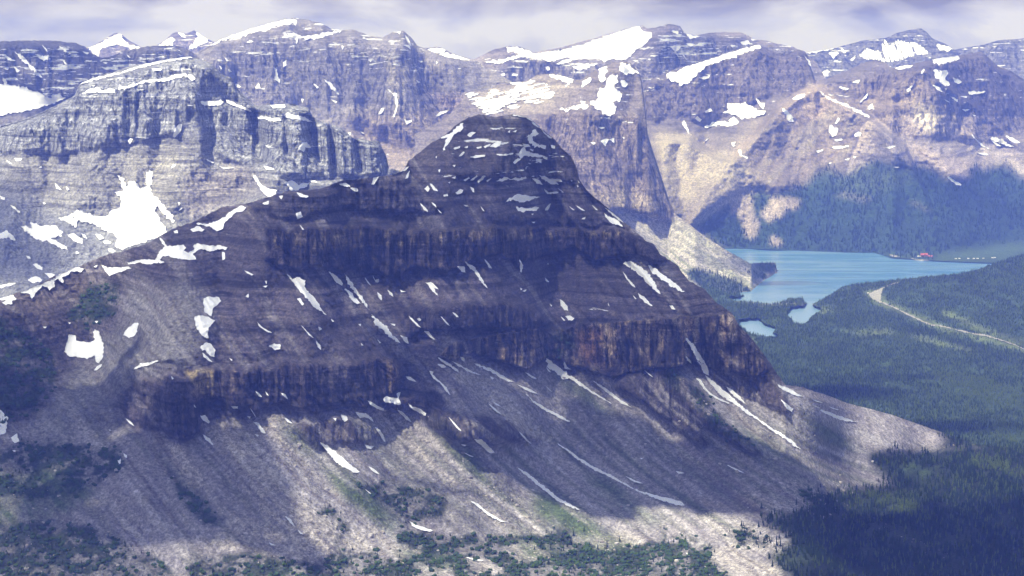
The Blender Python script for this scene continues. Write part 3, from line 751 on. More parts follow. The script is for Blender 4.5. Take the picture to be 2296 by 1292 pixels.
RH = mkrelief(m_hc, 80, 50, 30, 9, 0.05, 1.0, 200, None, ['435,235 470,330 540,370 620,402 560,480|70|130', '250,200 230,330 180,430 150,520|80|90', '60,290 50,400 20,520|60|80', '390,300 400,380 380,450|40|60', '330,240 320,330 300,400|34|50', '120,270 130,360|30|40'])
def reliefH(X, Y, s):
    f = RH
    a = f(X, Y, s)
    # the wall turns the corner at x = 440 and falls back into a shaded recess, then comes forward in buttresses
    rec = 150 * sstep(436, 470, X - .10 * (Y - 250)) * (1 - sstep(520, 640, X)) * (1 - sstep(330, 420, Y))
    for xc, w, d in ((575, 14, 120), (700, 16, 110), (742, 10, 60), (640, 9, 40), (800, 12, 70), (862, 12, 80)):
        rec = rec + d * np.exp(-((X - xc - .12 * (Y - 300)) / w) ** 2) * samp(m_hc2, X, Y)
    return a + rec * sstep(150, 230, Y)
matH = rock_material('grey_limestone', 13.0, (R(1.5), R(5.5)), .38, 11.0, .6, 4.0, .36, 7.0, fine_strata=.3, px=3.6)
hsn = .30 * m_hc + .2 * mask('170,190 430,130 430,180 180,220', 'mid', 8)
LH = Layer('mountain', H_RIDGE, '-320,760 0,715 200,640 420,560 700,480 1000,450', '-320,6600 1000,7300', -300, 985, 2.6, 200, hs, reliefH, 23,
           jag=2.0, cv=hcol, cliff=m_hc, rubble=m_hb * .4, snow=hsn, mat=matH, smooth_x=8, label='sunlit grey cliff mountain with snow ledges and a snowfield at its foot',
           parts=[('cliff_band', (m_hc2 > .5).astype(np.float32), 'shadowed buttresses of grey rock')])

# ---- shoulder behind the dark summit, its talus running into the lake (G)
G_RIDGE = '930,300 1000,266 1036,226 1044,208 1060,204 1090,203 1120,188 1180,182 1204,168 1244,165 1285,178 1302,180 1330,160 1375,140 1400,136 1420,146 1438,172 1446,235 1452,300 1466,345 1478,382 1492,425 1502,455 1516,482 1545,502 1580,530 1620,556 1660,578 1682,591 1700,590 1738,589 1742,602 1760,606'
m_gc = mask('1170,270 1260,245 1440,260 1455,310 1480,390 1500,440 1514,486 1516,500 1470,500 1420,480 1360,470 1250,340', 'mid', 3)
m_gf = mask('1380,470 1430,480 1500,500 1516,484 1620,556 1720,604 1720,660 1560,640 1450,560 1400,510', 'small', 5)
gs = np.full(GX.shape, .75, np.float32) * (1 + .4 * fbm(GX / 200, (GY + .12 * GX) / 8, 4, 231, .7))
gs = gs + (2.0 - gs) * m_gc * .75 * (1 + .4 * fbm(GX / 200, (GY + .12 * GX) / 6, 3, 232, .7))
gs = gs + (.60 - gs) * m_gf
gs = np.maximum(gs, .15)
gs = gs + (.03 - gs) * mask('1560,640 1650,640 1700,632 1760,580 1790,640 1690,690 1500,690', 'none', 12)
GWOOD = ['1540,603 1580,606 1649,626 1684,656 1640,658 1580,647 1541,628', '1690,592 1738,588 1738,612 1704,607', '1660,604 1700,614 1722,620 1704,628 1676,618']
gcol = canvas((.20, .175, .17))
paint(gcol, m_gc * .5, (.215, .17, .145))
paint(gcol, mask('1050,200 1290,165 1300,200 1200,250 1060,240', 'mid', 12) * .7, (.36, .32, .27))
paint(gcol, mask('1290,440 1400,420 1500,470 1440,490 1370,470', 'mid', 10) * .5, (.36, .31, .22))
paint(gcol, m_gf, (.31, .29, .285))
qg = GX - 1.35 * GY + 8 * fbm(GX / 60, GY / 60, 3, 239)
paint(gcol, m_gf * sstep(.55, .7, n01(qg / 10, GY / 120, 241)) * .5, (.50, .47, .44))
paint(gcol, m_gf * sstep(.52, .68, n01(qg / 9 + 7, GY / 100, 242)) * sstep(500, 600, GY) * .8, (.09, .115, .06))
paint(gcol, mask(GWOOD, 'small', 3) * .92, (.030, .05, .026))
def glines(n, seed, w0, w1):
    r = random.Random(seed); out = []
    for i in range(n):
        t = r.random(); x = 1400 + 120 * t; y = 478 + 16 * r.random(); Ln = r.uniform(60, 190); pts = []; k = 0
        while k < Ln: pts.append((x, y)); x += 3.4 * (1.25 + .0045 * k); y += 3.0; k += 3
        pts = np.array(pts); u = np.linspace(.02, .98, len(pts)); out.append((pts, r.uniform(w0, w1) * (.3 + .7 * np.sin(np.pi * u)), r.uniform(.5, 1)))
    return out
paint(gcol, strokes(glines(26, 1, 2, 5)) * m_gf * .8, (.52, .49, .46)); paint(gcol, strokes(glines(16, 2, 2, 5)) * m_gf * .6, (.19, .20, .15))
gcol *= .9
LG = Layer('mountain', G_RIDGE, '930,500 1380,600 1480,640 1560,657 1640,661 1684,655 1710,632 1738,613 1760,613', '930,9700 1400,9560 ' + ' '.join('%f,%f' % (a, (ZC + 1.5) / tandep(b)) for a, b in ((1500, 645), (1560, 657), (1640, 661), (1684, 655), (1710, 632), (1738, 613), (1760, 613))), 930, 1740, 2.6, 170, gs, mkrelief(m_gc, 90, 40, 30, 7, .5, 1.0, 300, m_gf, ['1400,140 1370,200 1300,262 1290,350 1350,470|95|150', '1240,235 1220,300 1230,360|60|80', '1440,190 1420,300 1450,400 1470,470|50|90', '1150,200 1100,240|40|50']), 25,
           jag=1.2, cv=gcol, cliff=m_gc, rubble=m_gf * .6, snow=.40 * mask('1190,250 1440,150 1440,290 1300,300', 'mid', 12), mat=rock_material('banded_shoulder_rock', 30., (R(1), R(3.5)), .22, 12., .45, 5., .25, 8., px=4.5, joint=.3), smooth_x=8,
           zclip=lambda X, Y, D, t: (ZC - np.maximum(ZC - D * t, -5.0)) / t, label='banded rock shoulder behind the dark summit with pale talus fans running into the lake')

# ---- long grey wall behind (C)
C_RIDGE = '380,150 430,122 440,118 500,86 560,64 600,52 640,43 660,40 690,44 720,52 745,66 775,68 790,66 830,82 858,84 880,72 905,69 920,82 935,102 960,112 1000,128 1040,134 1070,136 1085,150 1120,165 1180,205 1260,260 1330,320'
m_cc = mask('430,125 600,95 760,100 870,90 940,110 1010,160 1060,260 900,330 700,250 560,230', 'big', 14)
cs = np.full(GX.shape, .85, np.float32) * (1 + .4 * fbm(GX / 180, (GY + .1 * GX) / 7, 4, 331, .7))
cs = cs + (1.7 - cs) * m_cc * .6
cs = np.maximum(cs, .2)
ccol = canvas((.205, .19, .19))
paint(ccol, m_cc * .4, (.235, .22, .22)); paint(ccol, mask('780,260 1080,240 1080,300 900,400 780,390', 'big', 18) * .6, (.27, .215, .165))
paint(ccol, mask('870,130 905,120 915,190 880,195', 'mid', 8) * .7, (.40, .36, .28))
paint(ccol, mask('950,200 1060,215 1080,250 1000,262', 'mid', 8) * .5, (.26, .19, .185))
ccol *= 1.2
RC = mkrelief(m_cc, 120, 60, 40, 14, .15, 1.0, 400, None, ['655,45 700,130 730,230 760,330|80|200', '905,72 880,140 900,240 950,300|80|200', '780,68 800,150 790,260|60|130', '560,65 600,150 620,230|60|130', '1000,130 1040,200 1080,250|60|120', '480,100 500,160|40|90', '840,90 845,180 850,280|34|90'])
def reliefC(X, Y, s):
    a = RC(X, Y, s)
    a = a + 90 * np.exp(-((X - 690 - .25 * (Y - 100)) / 28) ** 2) + 70 * np.exp(-((X - 955 - .3 * (Y - 150)) / 24) ** 2)
    return a
LC = Layer('mountain', C_RIDGE, '380,480 900,480 1330,480', '380,10600 1330,11000', 380, 1330, 3.0, 130, cs, reliefC, 27, jag=2.0, cv=ccol, cliff=m_cc,
           snow=.48 * np.clip(mask('430,130 700,45 920,80 960,160 700,130', 'mid', 14) + .6, 0, 1), mat=rock_material('far_grey_rock', 34., (R(1), R(4)), .22, 16., .4, 6., .25, 12., px=5., joint=.3), smooth_x=8,
           label='long grey mountain wall with a rounded summit behind the cliffs')

# ---- dark wall with glacier at far left (B)
B_RIDGE = '-320,70 0,94 60,90 120,92 170,96 190,104 205,118 228,130 245,128 255,124 280,112 330,104 380,102 410,106 428,116 440,124 520,200'
m_bc = mask('-320,100 170,100 430,105 430,200 150,230 0,180 -320,190', 'mid', 6)
bs = np.full(GX.shape, .9, np.float32) * (1 + .35 * fbm(GX / 160, (GY + .1 * GX) / 7, 4, 431, .7)); bs = bs + (1.6 - bs) * m_bc * .6
LB = Layer('mountain', B_RIDGE, '-320,420 520,330', '-320,9700 520,10200', -300, 520, 3.0, 90, bs, mkrelief(m_bc, 100, 60, 40, 12, .3, 1.0, 500, None, ['60,90 90,160 160,230|50|120', '180,98 230,170 300,230|50|130', '330,104 350,180|40|100', '0,95 20,150|40|90']), 29, jag=2.4, cv=canvas((.155, .145, .15)), cliff=m_bc,
           snow=.46 * m_bc + .1, mat=rock_material('dark_far_rock', 30., (R(1), R(3)), .3, 16., .45, 6., .25, 10., px=5.), smooth_x=8, label='dark rock wall above the glacier at the far left')

# ---- snowy peaks beyond (A)
for nm, rr, xa, xb, lab in (('a', '150,150 185,112 205,103 226,94 250,78 262,73 275,78 285,88 305,100 325,108 360,150', 150, 362, 'pointed snow peak rising alone behind the far left wall'),
                            ('b', '310,140 340,108 368,92 388,74 400,71 415,76 435,68 448,76 468,90 500,100 560,150', 312, 560, 'broken snow peak with a ribbed face behind the long grey wall')):
    sl = np.full(GX.shape, .8, np.float32)
    L = Layer('mountain', rr, '100,230 600,230', '100,17500 600,17500', xa, xb, 3.0, 40, sl, mkrelief(np.ones_like(GX), 120, 70, 20, 10, .2, .6, 600 + xa), xa, jag=1.6,
              cv=canvas((.20, .17, .175)), cliff=mask('0,0 600,0 600,300 0,300', 'none', 2), snow=np.full(GX.shape, .45, np.float32), mat=bpy.data.materials['dark_far_rock'], smooth_x=2, back=6, label=lab)
    if nm == 'a': LA1 = L
    else: LA2 = L

# ---- glacier plateau in the centre (D)
D_RIDGE = '920,135 950,108 985,106 1010,118 1060,134 1075,128 1110,110 1140,104 1165,104 1195,117 1215,114 1260,106 1330,86 1380,72 1420,60 1440,57 1452,64 1470,62 1500,54 1525,58 1535,74 1560,80 1590,74 1620,71 1660,73 1680,80 1690,88 1720,92 1750,100 1775,104 1800,116 1830,140 1860,190'
m_dc = mask('1060,165 1200,128 1300,140 1420,135 1480,95 1520,75 1640,90 1760,110 1800,140 1800,230 1060,230', 'mid', 8)
ds = np.full(GX.shape, .62, np.float32) * (1 + .5 * fbm(GX / 180, (GY + .12 * GX) / 6, 4, 531, .7)); ds = ds + (1.7 - ds) * m_dc * .6
m_dg = mask('1200,118 1260,108 1430,60 1465,85 1410,135 1340,135 1230,125', 'none', 8); ds = ds + (.40 - ds) * m_dg; ds = np.maximum(ds, .15)
dcol = canvas((.21, .185, .19)); paint(dcol, m_dc * .6, (.165, .155, .165))
dcol *= 1.1
LD = Layer('mountain', D_RIDGE, '920,330 1860,330', '920,12300 1860,13000', 920, 1860, 3.2, 100, ds, mkrelief(m_dc, 120, 50, 40, 12, .1, 1.0, 700, m_dg, ['1500,55 1480,110 1450,170|55|140', '1650,72 1640,150|50|120', '1760,100 1740,170|50|120', '1120,110 1140,180|50|100', '1570,80 1590,150|36|90']), 33, jag=1.4, cv=dcol, cliff=m_dc,
           snow=.46 + .2 * mask('1480,80 1620,90 1620,130 1480,140', 'mid', 8), mat=rock_material('plateau_rock', 34., (R(1), R(3.5)), .3, 18., .45, 6., .2, 12., px=6.), smooth_x=8, label='glacier capped mountain in the centre with its summit in the cloud')

# ---- snow striped peak at far right (E)
LE = Layer('mountain', '1790,150 1810,117 1850,112 1880,106 1930,92 1985,86 2010,74 2045,66 2065,63 2078,72 2090,86 2120,98 2140,112 2180,104 2205,100 2240,90 2300,86 2620,96', '1790,260 2620,260', '1790,15500 2620,15000', 1790, 2616, 3.4, 60,
           np.full(GX.shape, .9, np.float32) * (1 + .5 * fbm(GX / 160, (GY + .12 * GX) / 6, 3, 631, .7)), mkrelief(np.ones_like(GX), 90, 50, 26, 8, .2, .8, 800), 35, jag=1.3, cv=canvas((.155, .15, .165)),
           cliff=np.ones_like(GX), snow=np.full(GX.shape, .44, np.float32), mat=bpy.data.materials['plateau_rock'], smooth_x=8, label='dark peak striped with snow at the far right')

# ---- range above the lake (F)
F_RIDGE = '1370,225 1420,195 1460,178 1496,160 1560,142 1620,122 1665,108 1700,100 1712,106 1740,118 1756,122 1790,112 1806,116 1815,135 1822,160 1828,182 1850,178 1900,158 1930,142 1960,135 1985,140 2000,154 2050,142 2100,132 2160,122 2200,116 2215,128 2240,150 2270,160 2300,182 2620,300'
F2 = '1500,300 1560,310 1640,330 1700,280 1760,220 1830,185 1850,190 1950,260 1960,300 1860,380 1800,420 1720,470 1640,450 1600,520 1540,480 1500,420 1460,330'
m_fc = mask(['1420,200 1560,150 1700,108 1800,120 1826,180 1780,210 1720,215 1640,260 1500,270 1430,260', '1840,190 2000,160 2210,125 2296,190 2400,260 2296,290 2100,300 2060,230 1900,215', '1960,250 2060,230 2150,240 2296,330 2100,310 2000,300'], 'mid', 5)
FORF = '1560,500 1620,450 1700,420 1700,412 1730,430 1810,410 1850,380 1900,400 1960,360 2020,370 2080,380 2140,410 2170,405 2180,375 2240,370 2296,400 2620,470 2620,620 1560,620'
m_ff = mask(FORF, 'mid', 7)
m_fb = mask(['1660,420 1690,470 1700,500 1690,540 1670,535 1668,500 1640,470', '1560,430 1640,400 1700,395 1690,430 1600,470 1560,500 1530,490', '1730,440 1800,450 1790,470 1720,500 1710,480', '1735,530 1760,540 1750,553 1728,550'], 'mid', 5)
fs = np.full(GX.shape, .62, np.float32) * (1 + .35 * fbm(GX / 200, (GY + .2 * GX) / 7, 4, 731, .7)); fs = fs + (1.7 - fs) * m_fc * .7 * (1 + .5 * fbm(GX / 220, (GY + .25 * GX) / 5, 3, 733, .7))
fs = fs + (.45 - fs) * m_ff
m_shore = mask('1950,600 2000,566 2100,560 2200,540 2300,530 2620,520 2620,640 1950,640', 'none', 8); fs = fs + (.02 - fs) * m_shore
fs = np.maximum(fs, .01)
fcol = canvas((.21, .185, .18))
paint(fcol, m_fc * .5, (.205, .17, .155))
paint(fcol, mask(F2, 'big', 16) * .85, (.33, .275, .225))
paint(fcol, mask('1745,240 1830,188 1850,196 1900,235 1930,262 1850,262 1760,275 1740,262', 'mid', 6) * .9, (.52, .42, .33))
paint(fcol, mask('1470,300 1530,300 1600,340 1640,350 1690,390 1640,420 1560,460 1510,440 1480,380', 'mid', 8) * .9, (.56, .49, .37))
paint(fcol, mask('1640,330 1700,300 1720,330 1690,360 1640,350', 'mid', 8) * .7, (.55, .44, .34))
paint(fcol, mask('1880,215 1960,190 2060,170 2110,230 2000,260 1960,258', 'big', 14) * .75, (.42, .34, .25))
paint(fcol, mask('2050,232 2120,235 2090,300 2060,280', 'mid', 8) * .7, (.50, .45, .36))
paint(fcol, mask('2030,330 2120,350 2240,380 2220,390 2170,410 2130,400 2080,370', 'mid', 6) * .8, (.36, .30, .28))
paint(fcol, mask('2180,300 2296,380 2296,400 2230,350 2180,330', 'mid', 6) * .6, (.36, .32, .30))
qf = GX + .9 * GY
paint(fcol, mask(F2, 'big', 16) * sstep(.55, .75, n01(qf / 22, GY / 100, 741)) * .5, (.42, .38, .31))
paint(fcol, m_ff * (1 - .85 * m_fb), (.024, .046, .024))
paint(fcol, m_fb * .8 * (.5 + .5 * sstep(.4, .6, n01(GX / 12, GY / 14, 743))), (.34, .29, .26))
paint(fcol, mask('1820,370 1900,395 1960,360 2040,375 2080,400 1980,420 1900,430 1840,410', 'big', 12) * .75, (.075, .105, .05))
paint(fcol, mask(['1500,470 1560,500 1600,540 1640,560 1560,560 1500,500'], 'mid', 8) * .5, (.3, .26, .23))
paint(fcol, .5 * mask(['2100,566 2200,556 2296,540 2300,585 2100,590', '1990,566 2080,560 2060,585 2000,575'], 'small', 4) * .8, (.075, .12, .045))
paint(fcol, mask(['1870,440 1900,430 1960,445 1940,455', '2040,450 2080,465 2090,475 2050,462'], 'small', 4) * .5, (.2, .19, .15))
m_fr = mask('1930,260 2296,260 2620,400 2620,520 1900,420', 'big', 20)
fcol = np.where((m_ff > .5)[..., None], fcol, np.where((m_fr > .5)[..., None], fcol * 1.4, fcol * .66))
paint(fcol, mask('1450,280 1700,290 1700,440 1500,500', 'big', 20) * .35, (.30, .27, .23))
RF = mkrelief(m_fc, 110, 34, 36, 16, -.5, 1.0, 900, np.clip(m_ff * .4 + m_shore, 0, 1), ['1832,188 1760,235 1700,298 1650,350 1600,420 1560,500|85|190', '1850,195 1900,240 1950,265 2000,330 2060,410|80|170',
    '1500,303 1480,350 1490,420 1520,480|48|140', '1555,308 1545,380 1560,460|34|100', '1605,332 1595,400 1570,470|30|90', '1640,352 1700,390 1760,430 1730,540|60|150', '2070,152 2090,230 2080,320 2140,400|85|190',
    '1700,105 1690,180 1720,240|60|130', '1826,150 1800,205|36|100', '2210,120 2230,220 2290,330|70|160', '1960,136 1930,200|46|100', '1560,160 1580,240|44|100', '1790,300 1830,380 1850,470|50|110', '1460,190 1470,260|34|80', '2180,300 2240,370 2296,420|50|120'])
def reliefF(X, Y, s):
    a = RF(X, Y, s)
    # spur of the ochre pyramid standing forward of the range, its crest running down to the left
    yc = np.interp(X, [1440, 1500, 1600, 1700, 1760, 1830, 1850, 1960, 2060], [330, 300, 330, 300, 240, 186, 190, 262, 330])
    return a
def clipF(X, Y, D, t):
    z = ZC - D * t
    yc = np.interp(X, [1380, 1462, 1500, 1545, 1600, 1640, 1690, 1730, 1790, 1832, 1845, 1890, 1960, 2030, 2100], [560, 330, 303, 305, 340, 352, 300, 246, 205, 186, 190, 222, 262, 320, 480])
    dy = Y - yc
    fwd = 330 * sstep(-3, 20, dy) * np.exp(-np.maximum(dy, 0) / 210.) * sstep(1430, 1500, X) * (1 - sstep(1940, 2190, X + .4 * (Y - 300))) * (1 - sstep(440, 545, Y))
    yd = np.interp(X, [1900, 1980, 2060, 2075, 2100, 2200, 2296], [262, 205, 152, 152, 170, 240, 330])
    fwd = fwd + 120 * sstep(-2, 12, Y - yd) * np.exp(-np.maximum(Y - yd, 0) / 120.) * sstep(1930, 2010, X) * (1 - sstep(2180, 2330, X)) * (1 - sstep(330, 520, Y))
    D = D - fwd
    z = ZC - D * t
    z = np.where(Y > 470, np.maximum(z, 1.5 + 3 * samp(m_shore, X, Y)), z)
    return (ZC - z) / t
xsF = np.array([1370, 1500, 1600, 1650, 1800, 1900, 1960, 2000, 2100, 2200, 2296, 2620]); yF = np.array([556, 556, 556, 556, 561, 565, 565.5, 577, 584, 588, 590, 592])
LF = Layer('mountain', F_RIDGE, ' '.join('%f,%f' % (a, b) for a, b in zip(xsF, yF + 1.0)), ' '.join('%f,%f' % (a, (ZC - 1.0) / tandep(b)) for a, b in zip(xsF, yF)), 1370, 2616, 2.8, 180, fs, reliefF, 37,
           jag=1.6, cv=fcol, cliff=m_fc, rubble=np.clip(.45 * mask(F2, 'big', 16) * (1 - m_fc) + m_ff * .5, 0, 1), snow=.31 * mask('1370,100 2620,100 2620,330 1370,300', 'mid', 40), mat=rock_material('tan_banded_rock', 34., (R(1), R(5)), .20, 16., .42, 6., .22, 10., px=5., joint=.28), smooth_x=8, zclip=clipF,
           label='broad tan and grey mountain range above the lake with forest on its lower slopes')
print('layers', time.time() - T0)
# ================================================================== snow lying on the mountains
SN(LH, 0, 0, '''500,535 640,495 760,470 900,425 1040,390 1170,368 1235,362 1235,372 1120,388 980,415 860,450 740,482 620,512 500,545;525,605 575,575 600,572 620,560 660,585 700,568 735,580 735,595 640,597 580,595;
765,545 800,560 860,540 920,520 1000,510 1080,500 1130,478 1190,475 1215,495 1190,490 1130,502 1060,520 960,525 880,545 800,575 765,575;1210,480 1240,485 1255,508 1235,520 1212,500;1290,655 1350,648 1380,655 1420,645 1440,655 1420,672 1370,680 1300,672;
1455,645 1480,650 1530,675 1580,690 1618,720 1590,708 1540,690 1490,672 1460,662;1655,752 1690,745 1730,760 1800,758 1808,775 1740,778 1700,765 1665,765;1825,740 1850,725 1900,745 1960,755 2010,785 1960,775 1900,765 1840,758;1735,670 1830,675 1838,690 1760,692;
1865,650 1885,640 1900,660 1880,668;1112,880 1130,820 1155,798 1172,800 1160,840 1125,888;822,905 840,892 856,895 835,925;1922,945 1950,920 1975,918 2000,950 1965,948 1955,975 1925,960;1700,1070 1740,1075 1770,1090 1715,1092;
0,750 80,735 180,710 270,690 330,668 365,650 330,675 260,705 150,740 60,775 0,812;1625,1125 1650,1140 1690,1200 1740,1215 1780,1225 1770,1255 1735,1268 1700,1245 1660,1190;1830,1170 1880,1162 1920,1190 1990,1175 1975,1200 1925,1215 1915,1230 1870,1220;
1990,1160 2030,1165 2040,1175 2005,1172;975,440 1040,445 1035,455 985,452;1330,1025 1375,1045 1370,1050 1335,1035;1100,1085 1115,1055 1130,1065;250,1080 270,1065 268,1080;355,1180 375,1200 395,1222 365,1215;425,1200 445,1220 435,1225;95,1020 140,1020 135,1032 105,1035;40,1030 75,1055 60,1050;0,1260 30,1280 5,1275;1405,1065 1430,1080 1510,1080 1440,1085''')
SN(LH, 0, 0, '''325,385 342,385 341,402 337,420 345,438 364,458 388,485 390,502 380,492 352,462 346,470 360,494 376,520 362,532 335,537 316,546 300,548 275,560 258,552 265,532 240,517 210,502 176,492 170,510 155,500 132,490 150,485 172,471 190,475 215,485 240,485 250,472 268,466 272,444 258,432 275,430 270,405 262,392 275,400 283,420 290,405 300,405 315,422 330,418 328,400''', 'snowfield', 1.6, 5, 1.0, 'large sunlit snowfield at the foot of the grey cliffs')
SN(LH, 0, 400, '''130,300 190,320 205,320 195,280 240,305 300,300 350,295 380,330 400,350 395,370 340,375 320,385 380,410 430,440 435,460 400,455 350,430 300,400 230,395 200,370 170,335;0,350 30,350 40,335 80,365 100,400 60,385 0,385;430,360 470,355 500,370 525,390 525,418 490,412 460,385;
520,350 550,370 560,390 540,380;615,362 640,362 665,385 640,395;660,405 690,400 715,412 705,422 680,420;695,455 715,450 742,468 725,478 700,470;65,172 85,178 130,220 115,218;210,555 240,550 270,575 270,590 240,580;180,650 230,632 275,650 270,665 210,672;0,690 50,680 100,672 100,680 40,695 0,705;285,610 330,610 355,625 320,640;
0,110 30,125 28,138 5,130;275,155 295,160 285,168;490,470 510,480 490,488;170,500 190,505 198,518 180,515;1145,155 1160,158 1152,175;1150,210 1165,188 1175,190''', rough=1.4)
SN(LI, 0, 400, '''130,735 240,690 330,655 400,600 480,565 505,552 510,575 545,580 520,600 480,598 450,600 440,620 400,635 405,670 375,645 345,660 350,700 320,718 300,700 270,690 245,720 205,770 185,735;0,770 50,755 85,750 90,765 105,775 75,785 78,805 40,810 15,800 40,785 0,783;
650,555 690,572 760,575 825,568 845,580 800,592 740,610 705,625 690,610 670,580;815,540 880,530 930,520 1000,530 1010,500 1030,470 1060,440 1025,380 1045,395 1075,435 1180,430 1200,450 1175,470 1215,480 1250,455 1240,440 1270,420 1350,435 1400,430 1465,445 1455,460 1400,455 1350,470 1290,455 1265,465 1240,485 1260,520 1200,522 1110,515 1080,495 1050,500 1030,525 1060,540 1000,545 960,555 900,540 840,550;
1225,330 1250,315 1275,305 1290,320 1315,328 1300,340 1260,338 1240,345;1265,290 1340,292 1400,275 1450,245 1480,215 1530,195 1545,175 1580,188 1560,210 1530,212 1490,240 1450,280 1425,330 1395,338 1370,325 1350,305 1290,300;1430,475 1445,480 1448,520 1432,525;
1310,770 1340,765 1400,765 1420,790 1400,810 1380,825 1370,850 1360,888 1340,880 1315,860 1312,820;1250,890 1290,882 1330,890 1360,905 1390,915 1370,925 1340,965 1330,1000 1340,1028 1300,1010 1265,965;1292,1082 1330,1058 1360,1070 1383,1110 1378,1145 1350,1140 1320,1100 1300,1110;1305,1125 1330,1145 1368,1182 1345,1175 1310,1145;
415,1115 425,1080 445,1010 480,1015 490,1045 520,1050 590,1055 610,1030 600,1000 610,970 630,985 655,1030 668,1090 660,1150 635,1188 615,1180 610,1140 560,1160 500,1150 450,1145;790,1010 830,960 875,925 893,935 880,985 870,1010 830,1025;605,1235 625,1210 655,1195 650,1212 620,1235;860,1230 900,1195 960,1185 1010,1170 1018,1175 960,1200 900,1215;
1845,615 1880,650 1910,635 1960,660 1955,700 2000,750 2050,810 2098,878 2040,840 1980,780 1920,710 1880,660;1912,775 1930,772 1955,810 1945,818;1655,925 1690,960 1748,993 1720,988 1670,955;1730,1080 1765,1065 1805,1070 1803,1100 1770,1102;1938,945 1975,985 2018,1028 1990,1010;2035,1045 2060,1075 2065,1103 2045,1085;
2115,600 2150,620 2175,650 2205,675 2200,688 2160,665 2130,625;1905,225 1935,215 1945,245 1915,262;1930,300 1955,330 1945,330;1572,592 1630,620 1620,625 1590,610;1705,660 1718,660 1715,680;1580,760 1600,742 1598,768;1690,160 1730,145 1728,165 1700,170;1795,115 1820,112 1810,135;
1910,90 1950,105 1985,115 1975,123 1930,118;2185,35 2230,35 2255,55 2230,48;2255,62 2296,65 2296,80 2270,75;1118,340 1140,335 1145,352 1125,352;600,570 628,558 620,572;275,955 300,955 290,965;440,925 455,930 448,938;610,920 630,918 622,930;1475,1155 1495,1170 1490,1173;2050,955 2072,970 2055,978;1690,695 1720,690 1710,702;2130,905 2150,920 2140,922''')
SN(LI, 750, 0, '''680,880 750,860 780,825 830,795 820,830 780,860 750,885 730,930 700,968 715,920 735,880 700,890;855,870 880,850 910,852 870,882;765,955 810,940 805,952 775,962;800,1008 830,975 838,980 815,1008;960,945 1005,925 1000,935 970,950;1000,945 1035,915 1078,905 1065,935 1040,948;915,950 945,942 945,952 920,957;
835,950 858,940 855,952;1115,850 1130,838 1128,855;1145,848 1172,838 1165,850;1225,885 1260,870 1280,835 1300,832 1315,860 1280,875 1270,910 1320,935 1355,940 1350,955 1290,945 1250,910 1240,890;1212,925 1245,930 1260,945 1220,948;1188,1000 1200,965 1215,950 1250,985 1300,990 1370,1010 1365,1018 1290,1005 1230,1005 1200,1010;
870,1012 910,1000 970,998 965,1008 900,1015;1150,1045 1180,1020 1205,1020 1180,1040 1160,1055;1300,1020 1330,1035 1330,1050 1305,1035;1270,790 1290,785 1330,815 1330,825 1290,810;1330,830 1360,860 1400,890 1380,885 1345,855;1145,740 1200,740 1250,752 1280,775 1270,780 1230,760 1160,745;
1040,1165 1090,1140 1140,1150 1230,1140 1235,1148 1180,1165 1100,1155 1050,1170;1318,1130 1350,1135 1390,1150 1430,1170 1445,1190 1400,1185 1350,1160;1275,1150 1310,1155 1340,1188 1300,1180;1395,1150 1460,1158 1465,1170 1420,1165;918,1165 950,1135 975,1135 950,1160 925,1175;875,1160 915,1130 920,1135 890,1160;
830,1160 865,1140 868,1148 840,1165;975,1165 1005,1145 1010,1150 985,1170;1350,1215 1380,1240 1440,1235 1440,1242 1400,1245 1370,1250;580,1215 600,1198 615,1215 600,1235;615,1182 640,1200 665,1232 640,1222 625,1200;780,1240 810,1220 830,1222 825,1240 790,1250;875,1205 895,1215 900,1240 885,1225;700,1255 725,1250 730,1262 705,1265;
380,1100 440,1085 480,1072 450,1100 400,1108;455,1150 470,1115 485,1098 470,1145;240,1185 250,1145 290,1132 270,1165 250,1188;30,1185 70,1178 100,1195 80,1205;105,1208 150,1215 150,1230 120,1228;1040,992 1085,995 1150,985 1150,992 1085,1000 1045,998;1395,935 1420,938 1415,955 1398,950;1450,1005 1480,1005 1470,1012;1520,1160 1530,1160 1528,1170;1565,1160 1580,1180 1570,1175;760,1065 778,1062 772,1075;650,1010 660,1005 655,1020;670,1095 680,1090 675,1110;755,1145 780,1135 775,1150;730,1175 745,1170 742,1180;1560,1190 1570,1200 1565,1205;1435,1210 1475,1238 1465,1235;820,1005 830,1000''', rough=1.5)
